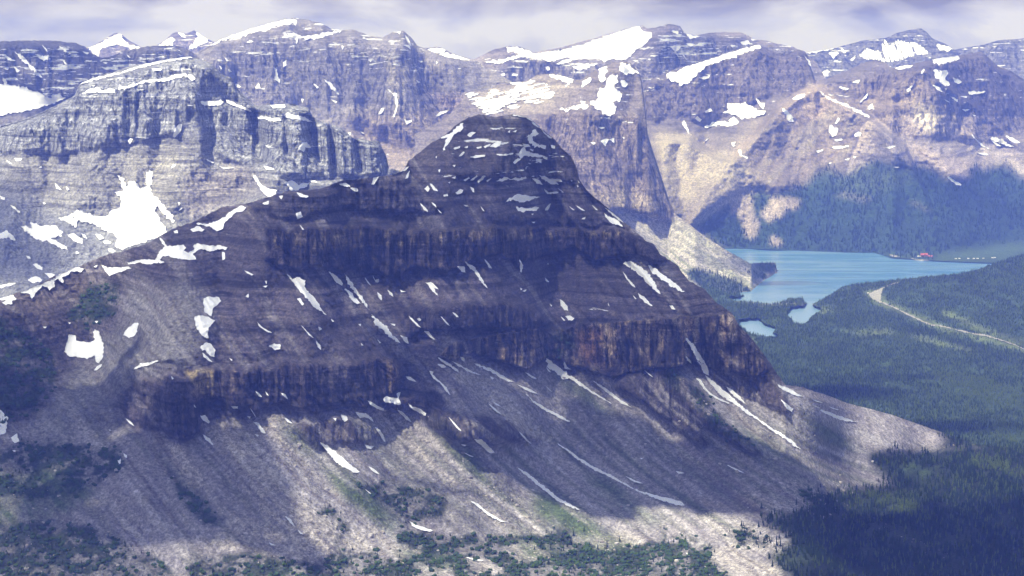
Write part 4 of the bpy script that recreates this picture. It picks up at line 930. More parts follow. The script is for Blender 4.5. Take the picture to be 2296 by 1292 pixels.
SN(LI, 750, 400, '''1130,130 1150,115 1190,105 1250,110 1280,120 1320,120 1290,130 1260,140 1210,152 1170,148 1140,135 1100,155 1115,138;550,160 575,180 600,205 600,215 580,205;625,155 650,170 655,188 635,170;660,195 690,225 680,220;1170,180 1200,190 1260,195 1300,182 1315,190 1300,208 1250,205 1215,215 1180,215;1355,205 1375,170 1392,160 1385,185 1370,205;
1735,225 1760,245 1800,255 1840,290 1855,312 1810,295 1770,275 1745,250;1740,190 1800,230 1840,262 1862,285 1835,270 1790,235;1590,262 1615,248 1610,262;0,620 25,640 50,670 45,688 15,665 0,645;65,612 90,640 130,700 170,750 200,800 225,850 195,820 160,770 110,710 80,650;65,708 100,730 130,765 170,805 140,808 105,780 90,745;
232,865 260,895 300,925 340,965 360,1000 400,1035 425,1062 380,1035 330,995 290,960 260,935 258,910;195,640 215,665 235,690 215,672;245,625 262,655 285,650 285,668 265,668;275,732 300,755 302,785 285,770;342,718 370,740 378,762 355,745;420,715 435,725 458,728 430,732;
585,670 620,670 645,685 665,710 640,705 650,730 670,762 640,735 615,700;792,568 835,568 842,605 820,600;840,535 865,555 900,570 920,600 950,650 985,705 960,685 930,640 900,600 860,570;965,520 990,545 1012,580 995,575;1190,520 1210,560 1205,605 1195,600 1198,550;
1860,550 1890,530 1930,550 1980,575 2040,640 2070,690 2095,740 2055,710 2000,660 1950,610 1900,570;1855,600 1885,640 1935,700 1915,690 1870,635;2025,562 2060,580 2110,620 2180,670 2262,735 2230,728 2160,690 2090,640 2045,600;1952,738 1990,765 2045,820 2010,808 1970,770;1450,780 1470,795 1500,830 1500,850 1480,850 1460,820;
1490,890 1515,882 1542,900 1535,915 1505,912;1457,890 1485,915 1475,915;1355,640 1380,665 1375,668 1360,658;760,862 780,872 800,895 785,890;685,888 715,920 742,950 720,935;478,885 510,915 555,960 530,945 495,910;530,905 548,900 558,912 545,918;575,982 605,985 625,1010 645,1038 615,1020;425,1010 465,1025 475,1065 450,1048;2155,818 2175,820 2195,845 2170,840;
665,1152 720,1180 790,1230 800,1250 770,1230 700,1185;665,1195 700,1200 720,1215 690,1218;810,1150 835,1155 835,1180 820,1170;755,1175 830,1215 900,1250 942,1265 880,1250 800,1210;900,1190 960,1210 1050,1250 1110,1290 1080,1290 1000,1240 920,1205;1362,1158 1400,1185 1450,1225 1545,1290 1490,1290 1465,1285 1420,1245 1370,1210;1362,1215 1395,1250 1375,1240;1478,1178 1495,1210 1520,1230 1480,1225;
1225,1245 1300,1290 1270,1285;462,1278 490,1280 500,1292 470,1292;610,1240 638,1245 630,1262 660,1290 640,1290;1995,1235 2050,1280 2020,1260;2260,1145 2280,1160 2296,1180 2296,1190 2270,1170;1385,805 1400,820 1395,825;360,935 390,940 388,950;155,940 170,938 168,950;275,1035 298,1060 290,1060;170,1060 186,1075 175,1075;1195,705 1208,712 1200,720;1210,725 1235,715 1225,730;1265,230 1282,228 1275,235;1268,282 1292,280 1285,288;1370,545 1380,552 1372,556;830,170 862,178 845,180;940,180 965,212 955,205;1548,170 1610,208 1590,203;1510,180 1545,205 1535,205;1655,170 1695,205 1680,200;1760,800 1770,825 1762,815;1920,752 1942,778 1935,775''', rough=1.3)
SN(LI, 750, 842, '''460,8 490,10 525,40 480,28;635,0 680,40 720,80 745,125 720,105 690,60 650,25;1050,0 1100,15 1148,40 1120,38 1070,15;1175,58 1215,72 1260,90 1305,118 1260,105 1200,75;1235,118 1290,170 1350,205 1440,250 1515,298 1450,275 1350,220 1280,175;1355,65 1400,105 1390,100;1000,5 1025,18 1015,25;
1490,0 1560,30 1640,90 1780,178 1700,140 1620,90 1550,45;1655,28 1740,80 1830,150 1915,208 1850,180 1770,120 1690,60;990,180 1030,210 1075,252 1030,225;735,268 770,305 815,358 780,330;1185,360 1220,390 1268,442 1235,420;1010,160 1068,198 1040,190;212,162 250,178 280,200 320,215 318,228 275,212 235,190;
310,155 335,135 370,145 405,145 400,115 425,108 420,130 410,150 432,185 400,188 370,175 320,168;405,222 440,240 475,270 495,300 465,285 430,250;475,180 500,200 550,215 590,245 585,258 540,235 500,215;135,235 200,245 235,270 252,300 225,280 190,265 165,275;40,255 75,258 85,285 65,298;260,330 290,350 315,385 327,428 305,405 285,370;
195,445 225,455 255,455 235,472 210,468;900,412 945,410 990,455 1025,495 1000,502 965,470 930,435;815,445 850,448 840,455;218,585 250,600 288,635 265,628 235,605;195,730 235,760 225,758;1170,590 1200,608 1240,625 1300,675 1360,725 1430,780 1500,820 1585,868 1520,848 1430,800 1350,740 1280,680 1220,630;
875,808 920,825 960,860 1010,895 1060,925 1112,945 1070,938 1000,905 930,850;1435,437 1480,462 1560,520 1660,585 1770,640 1870,695 1960,745 2060,770 2160,795 2235,815 2250,835 2200,832 2110,805 2000,765 1900,720 1780,655 1660,600 1550,530;480,935 520,960 580,980 635,1000 600,1002 530,985 500,965;845,1168 900,1180 960,1192 900,1190;
1870,648 1920,670 1985,695 1930,685;2198,618 2252,628 2215,632;1965,530 1985,535 1975,538;835,497 895,525 870,518''', rough=.8, off=3)
SN(LI, 0, 842, '''0,225 20,235 30,260 45,262 45,340 30,375 0,378;70,400 110,372 112,400 125,425 95,435;1290,260 1320,255 1350,300 1340,310 1310,290;1590,262 1612,265 1608,278;1610,210 1640,255 1648,272;1630,298 1665,305 1710,372 1690,370 1655,325;1485,198 1530,200 1528,212 1500,210;810,278 850,305 862,325 835,308;1645,102 1665,115 1685,138 1665,132;
1810,115 1835,120 1852,152 1830,135;1830,272 1860,285 1880,308 1850,298;1305,378 1350,410 1370,448 1330,420;1835,905 1870,925 1900,975 1870,950;1915,990 1950,1022 1930,1015;1730,1075 1775,1095 1745,1092;795,500 815,515 815,530 800,520;758,545 775,535 775,565 765,572;1248,188 1262,208 1250,200;2195,250 2235,270 2230,292 2205,285;2142,275 2165,275 2160,292;1640,378 1665,385 1655,392;1708,102 1728,130 1718,125;700,348 718,352 705,355;1102,5 1118,20 1108,25;80,482 105,485 90,490''')
SN(LI, 0, 0, '718,992 735,1000 760,1020 785,1042 806,1058 795,1060 765,1045 740,1020', k=1.0)
SN(LI, 1496, 842, '''187,18 215,30 240,75 270,110 330,145 400,180 340,160 280,125 235,85;245,0 290,35 340,75 400,125 470,190 560,260 650,325 740,375 800,420 862,475 820,455 760,405 690,365 600,300 510,240 430,180 360,140 310,90 270,40;380,72 420,95 470,140 500,180 460,155 410,115;712,58 760,75 820,105 870,135 830,130 760,100 725,78;732,155 770,185 810,215 800,232 770,215 755,185;
925,182 970,205 985,210 950,198;975,218 1020,228 1090,255 1160,278 1222,300 1150,292 1070,270 1010,240;1040,200 1105,222 1070,215;925,150 1000,175 960,168;0,795 60,808 95,825 105,838 40,825 0,812;385,575 440,600 497,628 450,615;55,615 110,628 70,628;270,0 245,-10 230,-30 120,-240 170,-200 260,-50;120,1142 150,1152 140,1160''', rough=.8, off=3)
SN(LC, 750, 0, '''280,740 300,700 320,695 310,720;340,570 370,600 400,600 408,680 385,755 375,750 395,690 390,620 350,580;445,765 470,780 500,770 495,785 465,800;75,855 105,855 100,875;400,205 425,200 420,220;440,290 480,290 490,320 470,300;455,225 475,255 495,300 470,270;640,850 670,830 720,830 700,845;165,845 190,860 180,858;650,745 680,720 735,712 700,730 655,750;525,515 550,530 540,535;0,570 30,610 15,605;225,390 238,392 230,400;45,295 60,300 52,320;480,675 495,655 485,670;655,395 665,405 655,415;535,390 570,395 555,402''')
SN(LD, 750, 0, '''580,315 640,312 700,315 720,325 690,335 640,345 610,335;660,360 690,335 760,350 830,380 890,390 880,400 830,395 770,385 740,398 690,375;
1110,305 1160,300 1230,320 1290,350 1345,385 1300,375 1220,365 1150,380 1080,405 1030,415 1060,390 1110,375 1190,350 1150,330 1120,340;1425,410 1480,385 1530,385 1500,400 1440,415;1535,430 1600,415 1690,405 1680,418 1620,440 1590,450 1550,440;1065,480 1090,470 1098,485 1075,492;1360,435 1380,432 1385,450 1370,455;1140,490 1150,472 1180,480 1170,490;675,465 740,455 735,462 680,472''', rough=1.4)
SN(LD, 750, 0, '''1290,345 1400,325 1500,315 1600,280 1700,245 1800,215 1900,175 1960,165 1985,205 2040,210 2045,235 1990,290 1930,330 1890,370 1850,385 1780,380 1735,398 1700,378 1600,378 1540,385 1480,365 1420,390 1370,395 1330,375''', 'glacier', 1.0, 8, label='white glacier sloping down from the cloud covered summit')
SN(LD, 1496, 0, '''15,300 60,290 90,300 60,330 30,315;470,270 520,260 535,280 490,290;540,250 590,255 545,262;120,215 170,230 210,235 150,250;20,200 70,200 70,220;230,340 300,335 320,342 240,350;120,280 180,285 150,300;410,290 440,295 420,305;680,262 740,275 735,285;40,310 75,370 60,350;90,330 125,385 105,360''', rough=1.5)
def streaked(L, poly, ang, gap, thick, name, seed, label=None, cover=.8, curve=0.0):
    """a snowfield melted into streaks: thin lenses of snow along direction ang, kept inside poly (photo pixels)"""
    r = random.Random(seed); c = poly.mean(0); ca, sa = math.cos(ang), math.sin(ang)
    ext = np.abs(poly - c).max() * 1.5; n = int(2 * ext / gap)
    for k in range(n):
        v = -ext + k * gap + r.uniform(-.3, .3) * gap
        u = np.arange(-ext, ext, 2.0); vv = v + curve * (u / ext) ** 2 * ext
        x = c[0] + u * ca - vv * sa; y = c[1] + u * sa + vv * ca
        inn = inpoly(x, y, poly); st = None; ph = r.uniform(0, 99)
        keep = inn & (vnoise(u / 22 + ph, u * 0, seed) < cover)
        for i in range(len(u)):
            if keep[i] and st is None: st = i
            if st is not None and (not keep[i] or i == len(u) - 1):
                if i - st > 2:
                    m = np.arange(st, i); t = np.linspace(0, math.pi, len(m)); w = thick * (.35 + .65 * np.sin(t)) * r.uniform(.7, 1.3)
                    top = np.stack([x[m] + w * sa * .5, y[m] - w * ca * .5], -1); bot = np.stack([x[m] - w * sa * .5, y[m] + w * ca * .5], -1)
                    snow_patch(L, np.concatenate([top, bot[::-1]]), name, 1.2, 4, k, label=label)
                st = None
zp = lambda t, ox, oy, k=K: P(t) * k + np.array([ox, oy])
streaked(LG, zp('840,605 890,595 960,610 985,572 1040,575 1090,595 1140,575 1200,535 1290,520 1360,535 1420,570 1420,605 1390,640 1300,665 1200,690 1100,705 1010,735 960,735 920,690 870,660', 750, 0), -.22, 4.4, 3.6, 'snow_patch', 3, None, .70)
SN(LG, 750, 0, "1100,525 1180,535 1290,520 1240,540 1210,560 1180,610 1120,600 1140,575 1190,555 1140,540;1380,480 1450,475 1530,505 1530,520 1490,550 1480,570 1500,540 1460,515 1400,500;900,640 1010,650 1100,620 1150,640 1050,690 960,700", rough=2.0)
SN(LG, 750, 0, '''1705,440 1750,425 1750,460 1740,520 1710,520 1705,480;1765,480 1820,480 1825,530 1790,545 1850,605 1840,640 1800,660 1810,700 1780,750 1740,730 1700,710 1640,660 1700,640 1690,620 1700,570 1740,560;1835,400 1890,415 1960,460 1970,475 1920,470 1890,465 1860,485 1840,450;1840,520 1870,515 1885,545 1870,565 1850,550;1595,525 1655,490 1650,520 1590,560;
1450,690 1500,705 1560,675 1620,665 1640,690 1590,705 1540,700 1490,715 1450,705;1710,905 1740,890 1760,900 1745,940;1765,900 1800,890 1798,918;1640,915 1680,920 1670,930;1700,820 1740,822 1720,828;1850,880 1870,890 1860,892''', rough=2.0)
SN(LF, 1496, 0, '''0,475 70,460 100,440 180,410 280,380 380,345 480,315 590,288 610,305 520,330 420,370 340,395 260,420 210,455 170,505 95,552 60,525 0,505;385,665 450,672 500,665 550,690 590,710 630,715 620,740 560,755 490,765 440,740 380,728 340,725 400,710''', 'snowfield', 1.6, 6)
SN(LF, 1496, 0, '''575,635 600,660 625,665 620,705 600,690;240,715 280,700 290,715 250,725;240,815 300,790 350,785 400,790 440,770 470,780 430,805 390,815 340,795 260,822;395,775 430,750 440,770 420,790;95,790 110,775 125,810 143,862 120,830;180,765 195,750 220,770 215,785;730,690 750,700 780,720 815,765 810,778 780,775 760,740;805,635 840,615 890,605 885,618 840,635 810,642;
980,590 1030,620 1090,650 1160,675 1220,705 1302,748 1270,745 1190,705 1100,665 1010,615;1045,810 1075,815 1095,825 1085,870 1060,880 1045,850;1080,795 1100,755 1110,765 1090,795;1075,900 1120,893 1130,900 1085,908;955,970 1000,960 1005,970 970,985;1050,950 1100,940 1170,938 1165,948 1090,955;1200,870 1230,850 1255,855 1240,875 1210,880;
1710,450 1760,460 1800,450 1810,480 1780,500 1815,545 1790,560 1750,520 1730,490;1840,500 1870,505 1898,530 1870,540 1845,520;1705,380 1760,370 1820,360 1870,355 1885,370 1860,390 1810,400 1760,415 1720,410;1465,440 1520,425 1580,420 1570,430 1500,445;1185,530 1240,515 1230,535;1290,690 1320,665 1325,690 1300,705;1630,480 1650,440 1655,450 1640,475;1555,585 1580,545 1575,560;1240,660 1290,600 1280,630;
2070,900 2110,880 2160,900 2230,945 2180,935 2130,915;2175,875 2220,885 2270,918 2230,915;1960,865 2000,910 2070,960 2030,940 1980,895;2080,900 2150,940 2120,938;1995,985 2040,985 2070,997 2030,995;1795,1130 1850,1165 1895,1190 1860,1188 1820,1155;1705,545 1750,560 1770,590 1740,580;1780,635 1820,660 1800,655;1820,620 1870,640 1865,655;1885,620 1930,620 1925,630;
205,500 240,495 275,480 265,500 230,510;1105,560 1170,570 1150,580;1035,605 1075,612 1050,615;2250,360 2300,335 2300,450 2240,455 2200,430 2240,400;885,360 920,400 945,435 940,450 910,410;1900,705 1945,705 1920,715;1960,735 1985,745 1975,750;1940,590 2050,590 1990,605 1945,610;1405,950 1470,935 1465,945 1420,958;1980,600 2045,585 2040,592;240,910 265,890 250,905;415,920 440,915 430,930 440,940 420,945;455,965 475,965 480,1000 520,1012 515,1020 470,1000;1035,1050 1058,1048 1050,1055;1140,1028 1175,1018 1165,1030;1195,1010 1215,1008 1210,1018;1455,1075 1495,1075 1480,1080;1540,575 1585,545 1560,580 1545,590''', rough=1.8)
streaked(LE, zp('1240,345 1280,310 1350,330 1400,255 1440,290 1480,250 1540,270 1600,275 1640,300 1690,345 1650,352 1580,365 1530,382 1450,400 1400,404 1350,385 1290,388 1250,370', 1496, 0), 1.2, 4.2, 3.8, 'snow_patch', 5, None, .85)
SN(LE, 1496, 0, '''1730,280 1790,300 1840,315 1820,330 1770,320 1740,305;890,335 960,330 1050,310 1100,300 1050,318 960,340 900,343;1040,345 1080,330 1100,345 1070,370;1115,305 1150,335 1130,340;1180,385 1210,365 1190,395;945,460 1000,458 1055,465 1010,490 955,503''', rough=2.6)
SN(LA1, 0, 0, '550,300 600,295 650,275 700,245 760,212 790,220 780,245 800,255 830,285 880,300 925,320 890,345 850,340 820,300 770,290 720,290 680,300 640,320 635,370 600,335 570,315', 'snowfield', 1.5)
SN(LA2, 0, 0, '1010,295 1060,260 1110,238 1120,250 1110,290 1060,298;1145,210 1180,215 1195,245 1170,235;1260,190 1290,210 1345,260 1300,290 1240,320 1210,300 1250,265 1275,240', 'snowfield', 1.8)
SN(LC, 0, 0, '''1280,300 1330,280 1400,255 1480,215 1560,185 1640,165 1720,145 1800,130 1870,118 1910,125 1900,165 1880,150 1830,160 1760,170 1700,205 1670,195 1640,200 1560,235 1470,250 1400,275 1330,295;1815,205 1850,225 1890,210 1930,235 2000,230 2100,210 2190,200 2120,225 2050,245 1980,255 1920,245 1905,278 1895,245 1840,235;1585,275 1610,258 1628,268 1600,275;1760,430 1780,450 1785,490 1805,520 1800,538 1765,515 1775,480;
1820,400 1845,385 1840,420 1825,430;1300,380 1340,410 1380,440 1440,492 1400,465 1350,430;1640,560 1665,535 1680,570 1710,575 1640,570;1495,540 1530,545 1550,560 1520,565;2085,510 2140,545 2180,610 2130,570;2130,640 2170,655 2160,665;1940,635 1955,640 1945,665;1405,420 1430,435 1425,445;1470,445 1490,460 1475,465;2020,540 2050,560 2040,570;1445,370 1470,390 1460,395''', rough=1.6)
SN(LB, 0, 0, '0,540 30,550 20,500 60,540 110,560 160,560 190,580 240,590 290,625 330,640 340,600 380,605 415,630 360,660 270,690 180,710 80,725 0,748 -80,740 -80,540', 'glacier', 1.6, 6, label='sloping snowfield under the dark wall at the left edge')
SN(LB, 0, 0, '100,335 150,370 180,400 270,498 230,475 170,410 120,375;380,295 460,345 420,335;20,350 60,370 95,390 50,390;245,365 300,360 325,380 280,390 255,380;270,290 300,320 305,335;20,440 60,430 50,450;90,430 125,455 110,465;405,385 440,425 415,410;530,330 570,340 560,350;660,400 690,405 680,412;815,350 840,375 830,370', rough=2)
print('snow', time.time() - T0)
# ================================================================== clouds above the picture (they throw the shade in it)
CV, CF, CD = [], [], []
_cn = 0
def cloud(px, py, L, rx, ry, dens=1.0, z=2700., rot=0.0, dx=0, dy=0):
    global _cn
    t = L.point(np.array([float(px)]), np.array([float(py)]))[0]
    c = np.array(t) + np.array(SUN) * ((z - t[2]) / SUN[2]) + np.array([dx, dy, 0])
    na, nr = 56, 14
    a = np.linspace(0, 2 * math.pi, na, endpoint=False); r = np.linspace(0.02, 1, nr)
    A, Rr = np.meshgrid(a, r); o = px * .013
    wob = 1 + .32 * fbm(np.cos(A) * 1.6 + o, np.sin(A) * 1.6 + py * .01, 3, 5)
    x = Rr * wob * np.cos(A) * rx; y = Rr * wob * np.sin(A) * ry
    x, y = x * math.cos(rot) - y * math.sin(rot), x * math.sin(rot) + y * math.cos(rot)
    h = np.sqrt(np.maximum(1 - Rr ** 2, 0))
    for sgn, hh in ((1, 130.), (-1, 40.)):
        Z = sgn * hh * h * (1 + .8 * fbm(x / 160 + o, y / 160, 4, 9))
        base = sum(len(v) for v in CV)
        CV.append(np.stack([c[0] + x, c[1] + y, c[2] + Z], -1).reshape(-1, 3)); CD.append((dens * (1 - sstep(.12, 1.0, Rr))).ravel())
        idx = base + np.arange(na * nr).reshape(nr, na); nx = np.roll(idx, -1, 1)
        CF.append(np.stack([idx[:-1], idx[1:], nx[1:], nx[:-1]], -1).reshape(-1, 4))
CLOUDS = [
 (1000, 560, LI, 1250, 520, .42), (520, 760, LI, 760, 620, .36), (1250, 420, LI, 700, 640, .48), (1450, 760, LI, 600, 500, .14), (980, 1120, LI, 1000, 400, .06), (640, 1190, LI, 520, 340, .10), (1700, 1000, LI, 380, 300, .05), (150, 1180, LI, 480, 480, .5), (40, 800, LI, 330, 350, .3),
 (1148, 1290, LI, 2100, 1000, .95, 2700., 0., 0, -2400), (900, 1290, LI, 1700, 900, .95, 2700., 0., -600, -3000),  # two unseen clouds added near the camera to darken the haze there
 (2110, 1250, LI, 430, 330, 1.6), (1850, 1350, LI, 300, 200, .9), (2280, 1150, LI, 240, 160, 1.1), (1830, 885, LJ, 330, 230, .9), (2140, 960, LJ, 330, 110, .8), (1950, 850, LJ, 330, 60, .6),
 (20, 560, LH, 330, 360, .6), (-60, 470, LH, 250, 300, .5), (120, 160, LB, 1000, 700, .4), (2170, 440, LF, 700, 300, .22), (2230, 230, LF, 500, 500, .25), (760, 180, LC, 900, 420, .25), (1560, 110, LD, 700, 500, .4), (1700, 632, LJ, 420, 90, .6)]
for a in CLOUDS: cloud(*a)
cm = Mat('cloud'); cm.t.nodes.remove(cm.b)
td = cm.n('ShaderNodeBsdfTranslucent'); td.inputs[0].default_value = (.85, .86, .9, 1); dd_ = cm.n('ShaderNodeBsdfDiffuse'); dd_.inputs[0].default_value = (.85, .86, .9, 1)
m1 = cm.n('ShaderNodeMixShader'); m1.inputs[0].default_value = .5; cm.l(td.outputs[0], m1.inputs[1]); cm.l(dd_.outputs[0], m1.inputs[2])
tr = cm.n('ShaderNodeBsdfTransparent'); m2 = cm.n('ShaderNodeMixShader')
nz = cm.mrange(cm.noise((1 / 420., 1 / 420., 1 / 300.), 5, .55), .30, .62, .70, 1.25)
cm.l(cm.math('MINIMUM', cm.math('MULTIPLY', cm.attr('Dens').outputs['Fac'], nz), .97), m2.inputs[0]); cm.l(tr.outputs[0], m2.inputs[1]); cm.l(m1.outputs[0], m2.inputs[2]); cm.l(m2.outputs[0], cm.out.inputs[0])
clo = add_obj('clouds', np_mesh('clouds', np.concatenate(CV), np.concatenate(CF), [cm.m], True, {'Dens': np.concatenate(CD)}))
tag(clo, 'broken grey cloud above the mountains, out of view, partly added to shade the near haze', 'cloud', kind='stuff')
# ================================================================== trees, scrub and blocks
rng = np.random.default_rng(7)
def foliage_material(name, c1, c2):
    M = Mat(name)
    oi = M.n('ShaderNodeObjectInfo')
    big = M.noise((1 / 130., 1 / 130., 1 / 130.), 3, .6)
    f = M.math('ADD', M.math('MULTIPLY', oi.outputs['Random'], .5), M.mrange(big, .35, .65, 0, .6))
    M.l(M.mix(M.mrange(f, 0, 1.1, 0, 1), c1, c2), M.b.inputs['Base Color'])
    M.b.inputs['Roughness'].default_value = .85
    return M.m
MFOL = foliage_material('spruce_needles', (.016, .036, .014), (.058, .100, .032))
MFOL2 = foliage_material('larch_lit_needles', (.085, .135, .030), (.150, .205, .045))  # bright needle colour, also stands in for sunlight on strips of forest
MBARK = plain('bark', (.09, .07, .055))
def conifer_mesh(name, seed, mat, h=1.0, w=.17, tiers=5, sides=7):
    r = random.Random(seed); V, F, MI = [], [], []
    def ring(z, rad, n, jit=0.0):
        b = len(V)
        for i in range(n):
            a = 2 * math.pi * i / n + r.uniform(-.1, .1); q = rad * (1 + r.uniform(-jit, jit))
            V.append((q * math.cos(a), q * math.sin(a), z + r.uniform(-.012, .012) * (jit > 0)))
        return b
    b0 = ring(0, .022, 5); b1 = ring(.30, .015, 5)
    for i in range(5): F.append((b0 + i, b0 + (i + 1) % 5, b1 + (i + 1) % 5)); F.append((b0 + i, b1 + (i + 1) % 5, b1 + i)); MI += [1, 1]
    for k in range(tiers):
        z0 = .12 + .80 * k / tiers; z1 = min(1.0, z0 + .80 / tiers * 1.75); rad = w * (1 - .82 * k / tiers)
        b = ring(z0 * h, rad, sides, .35); top = len(V); V.append((r.uniform(-.01, .01), r.uniform(-.01, .01), z1 * h)); ctr = len(V); V.append((0, 0, (z0 + .035) * h))
        for i in range(sides):
            F.append((b + i, b + (i + 1) % sides, top)); F.append((b + (i + 1) % sides, b + i, ctr)); MI += [0, 0]
    return np_mesh(name, np.array(V), np.array(F), [mat, MBARK], False, None, np.array(MI))
con = [conifer_mesh('conifer', s, MFOL, w=w) for s, w in ((1, .15), (2, .18), (3, .13))] + [conifer_mesh('conifer', 9, MFOL2, w=.2)]
def scrub_mesh(name, seed, mat):
    bm = bmesh.new(); r = random.Random(seed)
    for i in range(4):
        m0 = len(bm.verts); bmesh.ops.create_icosphere(bm, subdivisions=1, radius=.42)
        bm.verts.ensure_lookup_table(); o = Vector((r.uniform(-.4, .4), r.uniform(-.4, .4), r.uniform(.15, .4)))
        for v in bm.verts[m0:]: v.co = v.co * r.uniform(.75, 1.2) + o
    me = bpy.data.meshes.new(name); bm.to_mesh(me); bm.free(); me.materials.append(mat); return me
def rock_mesh(name, seed, mat):
    bm = bmesh.new(); r = random.Random(seed); bmesh.ops.create_icosphere(bm, subdivisions=1, radius=.6)
    for v in bm.verts: v.co = Vector((v.co.x * 1.1, v.co.y * .9, v.co.z * .75)) * r.uniform(.7, 1.25)
    me = bpy.data.meshes.new(name); bm.to_mesh(me); bm.free(); me.materials.append(mat); return me
def scatter(L, m, dens, ylim=None, seed=1, xlim=(-60, 2360)):
    """points spread over the real ground of layer L, dens per square metre of plan area, m a canvas mask"""
    g = np.random.default_rng(seed)
    X, Y, D = L.X, L.Y, L.D
    Wx = D * kx(X, Y)
    ax = Wx[:-1, 1:] - Wx[:-1, :-1]; ay = D[:-1, :-1] - D[1:, :-1]; bx = Wx[1:, :-1] - Wx[:-1, :-1]; by = D[:-1, 1:] - D[:-1, :-1]
    area = np.abs(ax * ay + bx * by)
    area = np.minimum(area, 4000)
    xc = X[:-1, :-1]; yc = Y[:-1, :-1]
    e = area * dens * samp(m, xc, yc)
    e[(xc < xlim[0]) | (xc > xlim[1])] = 0
    if ylim: e[(yc < ylim[0]) | (yc > ylim[1])] = 0
    n = g.poisson(e)
    j, i = np.nonzero(n); k = n[j, i]; j = np.repeat(j, k); i = np.repeat(i, k)
    fu = g.random(len(j)); fv = g.random(len(j))
    xs = X[j, i] * (1 - fu) + X[j, i + 1] * fu
    ys = (Y[j, i] * (1 - fv) + Y[j + 1, i] * fv) * (1 - fu) + (Y[j, i + 1] * (1 - fv) + Y[j + 1, i + 1] * fv) * fu
    Ds = (D[j, i] * (1 - fv) + D[j + 1, i] * fv) * (1 - fu) + (D[j, i + 1] * (1 - fv) + D[j + 1, i + 1] * fv) * fu
    return np.stack([Ds * kx(xs, ys), Ds, ZC - Ds * tandep(ys)], -1), xs, ys
_protos = {}
def proto_collection(name, meshes):
    if name not in _protos:
        c = bpy.data.collections.new(name)
        for i, me in enumerate(meshes):
            c.objects.link(bpy.data.objects.new('%s_%d' % (name, i), me))
        _protos[name] = c
    return _protos[name]
def instances(name, pts, size, coll, label, kind='stuff', cat=None):
    me = bpy.data.meshes.new(name); me.vertices.add(len(pts)); me.vertices.foreach_set('co', np.ascontiguousarray(pts, np.float32).ravel())
    at = me.attributes.new('size', 'FLOAT', 'POINT'); at.data.foreach_set('value', size.astype(np.float32))
    at = me.attributes.new('turn', 'FLOAT', 'POINT'); at.data.foreach_set('value', rng.random(len(pts)).astype(np.float32) * 6.283)
    at = me.attributes.new('pick', 'INT', 'POINT'); at.data.foreach_set('value', rng.integers(0, len(coll.objects), len(pts)).astype(np.int32))
    o = add_obj(name, me); ng = bpy.data.node_groups.new(name, 'GeometryNodeTree')
    ng.interface.new_socket('Geometry', in_out='INPUT', socket_type='NodeSocketGeometry'); ng.interface.new_socket('Geometry', in_out='OUTPUT', socket_type='NodeSocketGeometry')
    N = ng.nodes.new; a = N('NodeGroupInput'); z = N('NodeGroupOutput'); ip = N('GeometryNodeInstanceOnPoints'); ci = N('GeometryNodeCollectionInfo')
    ci.inputs['Collection'].default_value = coll; ci.inputs['Separate Children'].default_value = True; ci.inputs['Reset Children'].default_value = True
    ip.inputs['Pick Instance'].default_value = True
    def na(n, t):
        q = N('GeometryNodeInputNamedAttribute'); q.data_type = t; q.inputs['Name'].default_value = n; return q.outputs['Attribute']
    cx = N('ShaderNodeCombineXYZ'); ng.links.new(na('turn', 'FLOAT'), cx.inputs[2])
    ng.links.new(a.outputs[0], ip.inputs['Points']); ng.links.new(ci.outputs[0], ip.inputs['Instance']); ng.links.new(na('pick', 'INT'), ip.inputs['Instance Index'])
    ng.links.new(cx.outputs[0], ip.inputs['Rotation']); ng.links.new(na('size', 'FLOAT'), ip.inputs['Scale']); ng.links.new(ip.outputs[0], z.inputs[0])
    md = o.modifiers.new('scatter', 'NODES'); md.node_group = ng
    tag(o, label, cat, kind=kind); return o
pc_con = proto_collection('conifers', con[:3] + [con[0], con[1], con[3]]); pc_mix = proto_collection('mixed_conifers', [con[0], con[1], con[2], con[3], con[3]]); pc_dark = proto_collection('dark_conifers', con[:3])  # mixed set has extra bright larches, a sunlit tone put into colour
pc_scrub = proto_collection('scrub_clumps', [scrub_mesh('scrub_clump', 3, MFOL), scrub_mesh('scrub_clump', 4, MFOL), con[1], con[0]])
pc_rock = proto_collection('blocks', [rock_mesh('block', s, plain('pale_block', c, .9, .25, .3)) for s, c in ((1, (.40, .365, .335)), (2, (.48, .45, .43)), (3, (.28, .25, .24)))])

# forest on the near valley floor: its largest trees are things of their own, the rest one mass
m_fI = np.clip(m_flat - m_mead - m_wash, 0, 1) * (.25 + .75 * sstep(.25, .45, n01(GX / 40, GY / 20, 111)))
m_fI = np.where(mask('1985,1175 2060,1215 2130,1245 2115,1255 2030,1225 1980,1195', 'small', 3) > .4, .15, m_fI) * 1.0
pI, xI, yI = scatter(LI, m_fI, 1 / 52., seed=11)
hI = rng.uniform(8, 16, len(pI)) * (.8 + .4 * vnoise(xI / 30, yI / 12, 3))
LONE = [(['1700,1150 1780,1160 1760,1180 1720,1175'], 'dark spruce on the pale blocks at the head of the near forest', 'spruces on the blocks beside the near forest'),
        (['1810,1085 1880,1110 1890,1150 1830,1140 1800,1110'], 'dark spruce in the small clump on the upper boulder lobe', 'spruces on the upper boulder lobe'),
        (['1930,1110 1990,1140 1985,1160 1940,1140'], 'dark spruce on the outer tip of the upper boulder lobe', 'spruces on the tip of the upper boulder lobe'),
        (['1640,1170 1730,1190 1750,1230 1660,1225'], 'dark spruce on the rounded lower boulder lobe', 'spruces on the rounded lower boulder lobe'),
        (['1180,1185 1280,1190 1450,1215 1500,1240 1180,1240'], 'dark spruce in the wooded belt below the central talus', 'spruces in the belt below the central talus')]
lone = [(scatter(LI, mask(a, 'small', 3), 1 / 160., seed=12 + i)[0], b, c) for i, (a, b, c) in enumerate(LONE)]
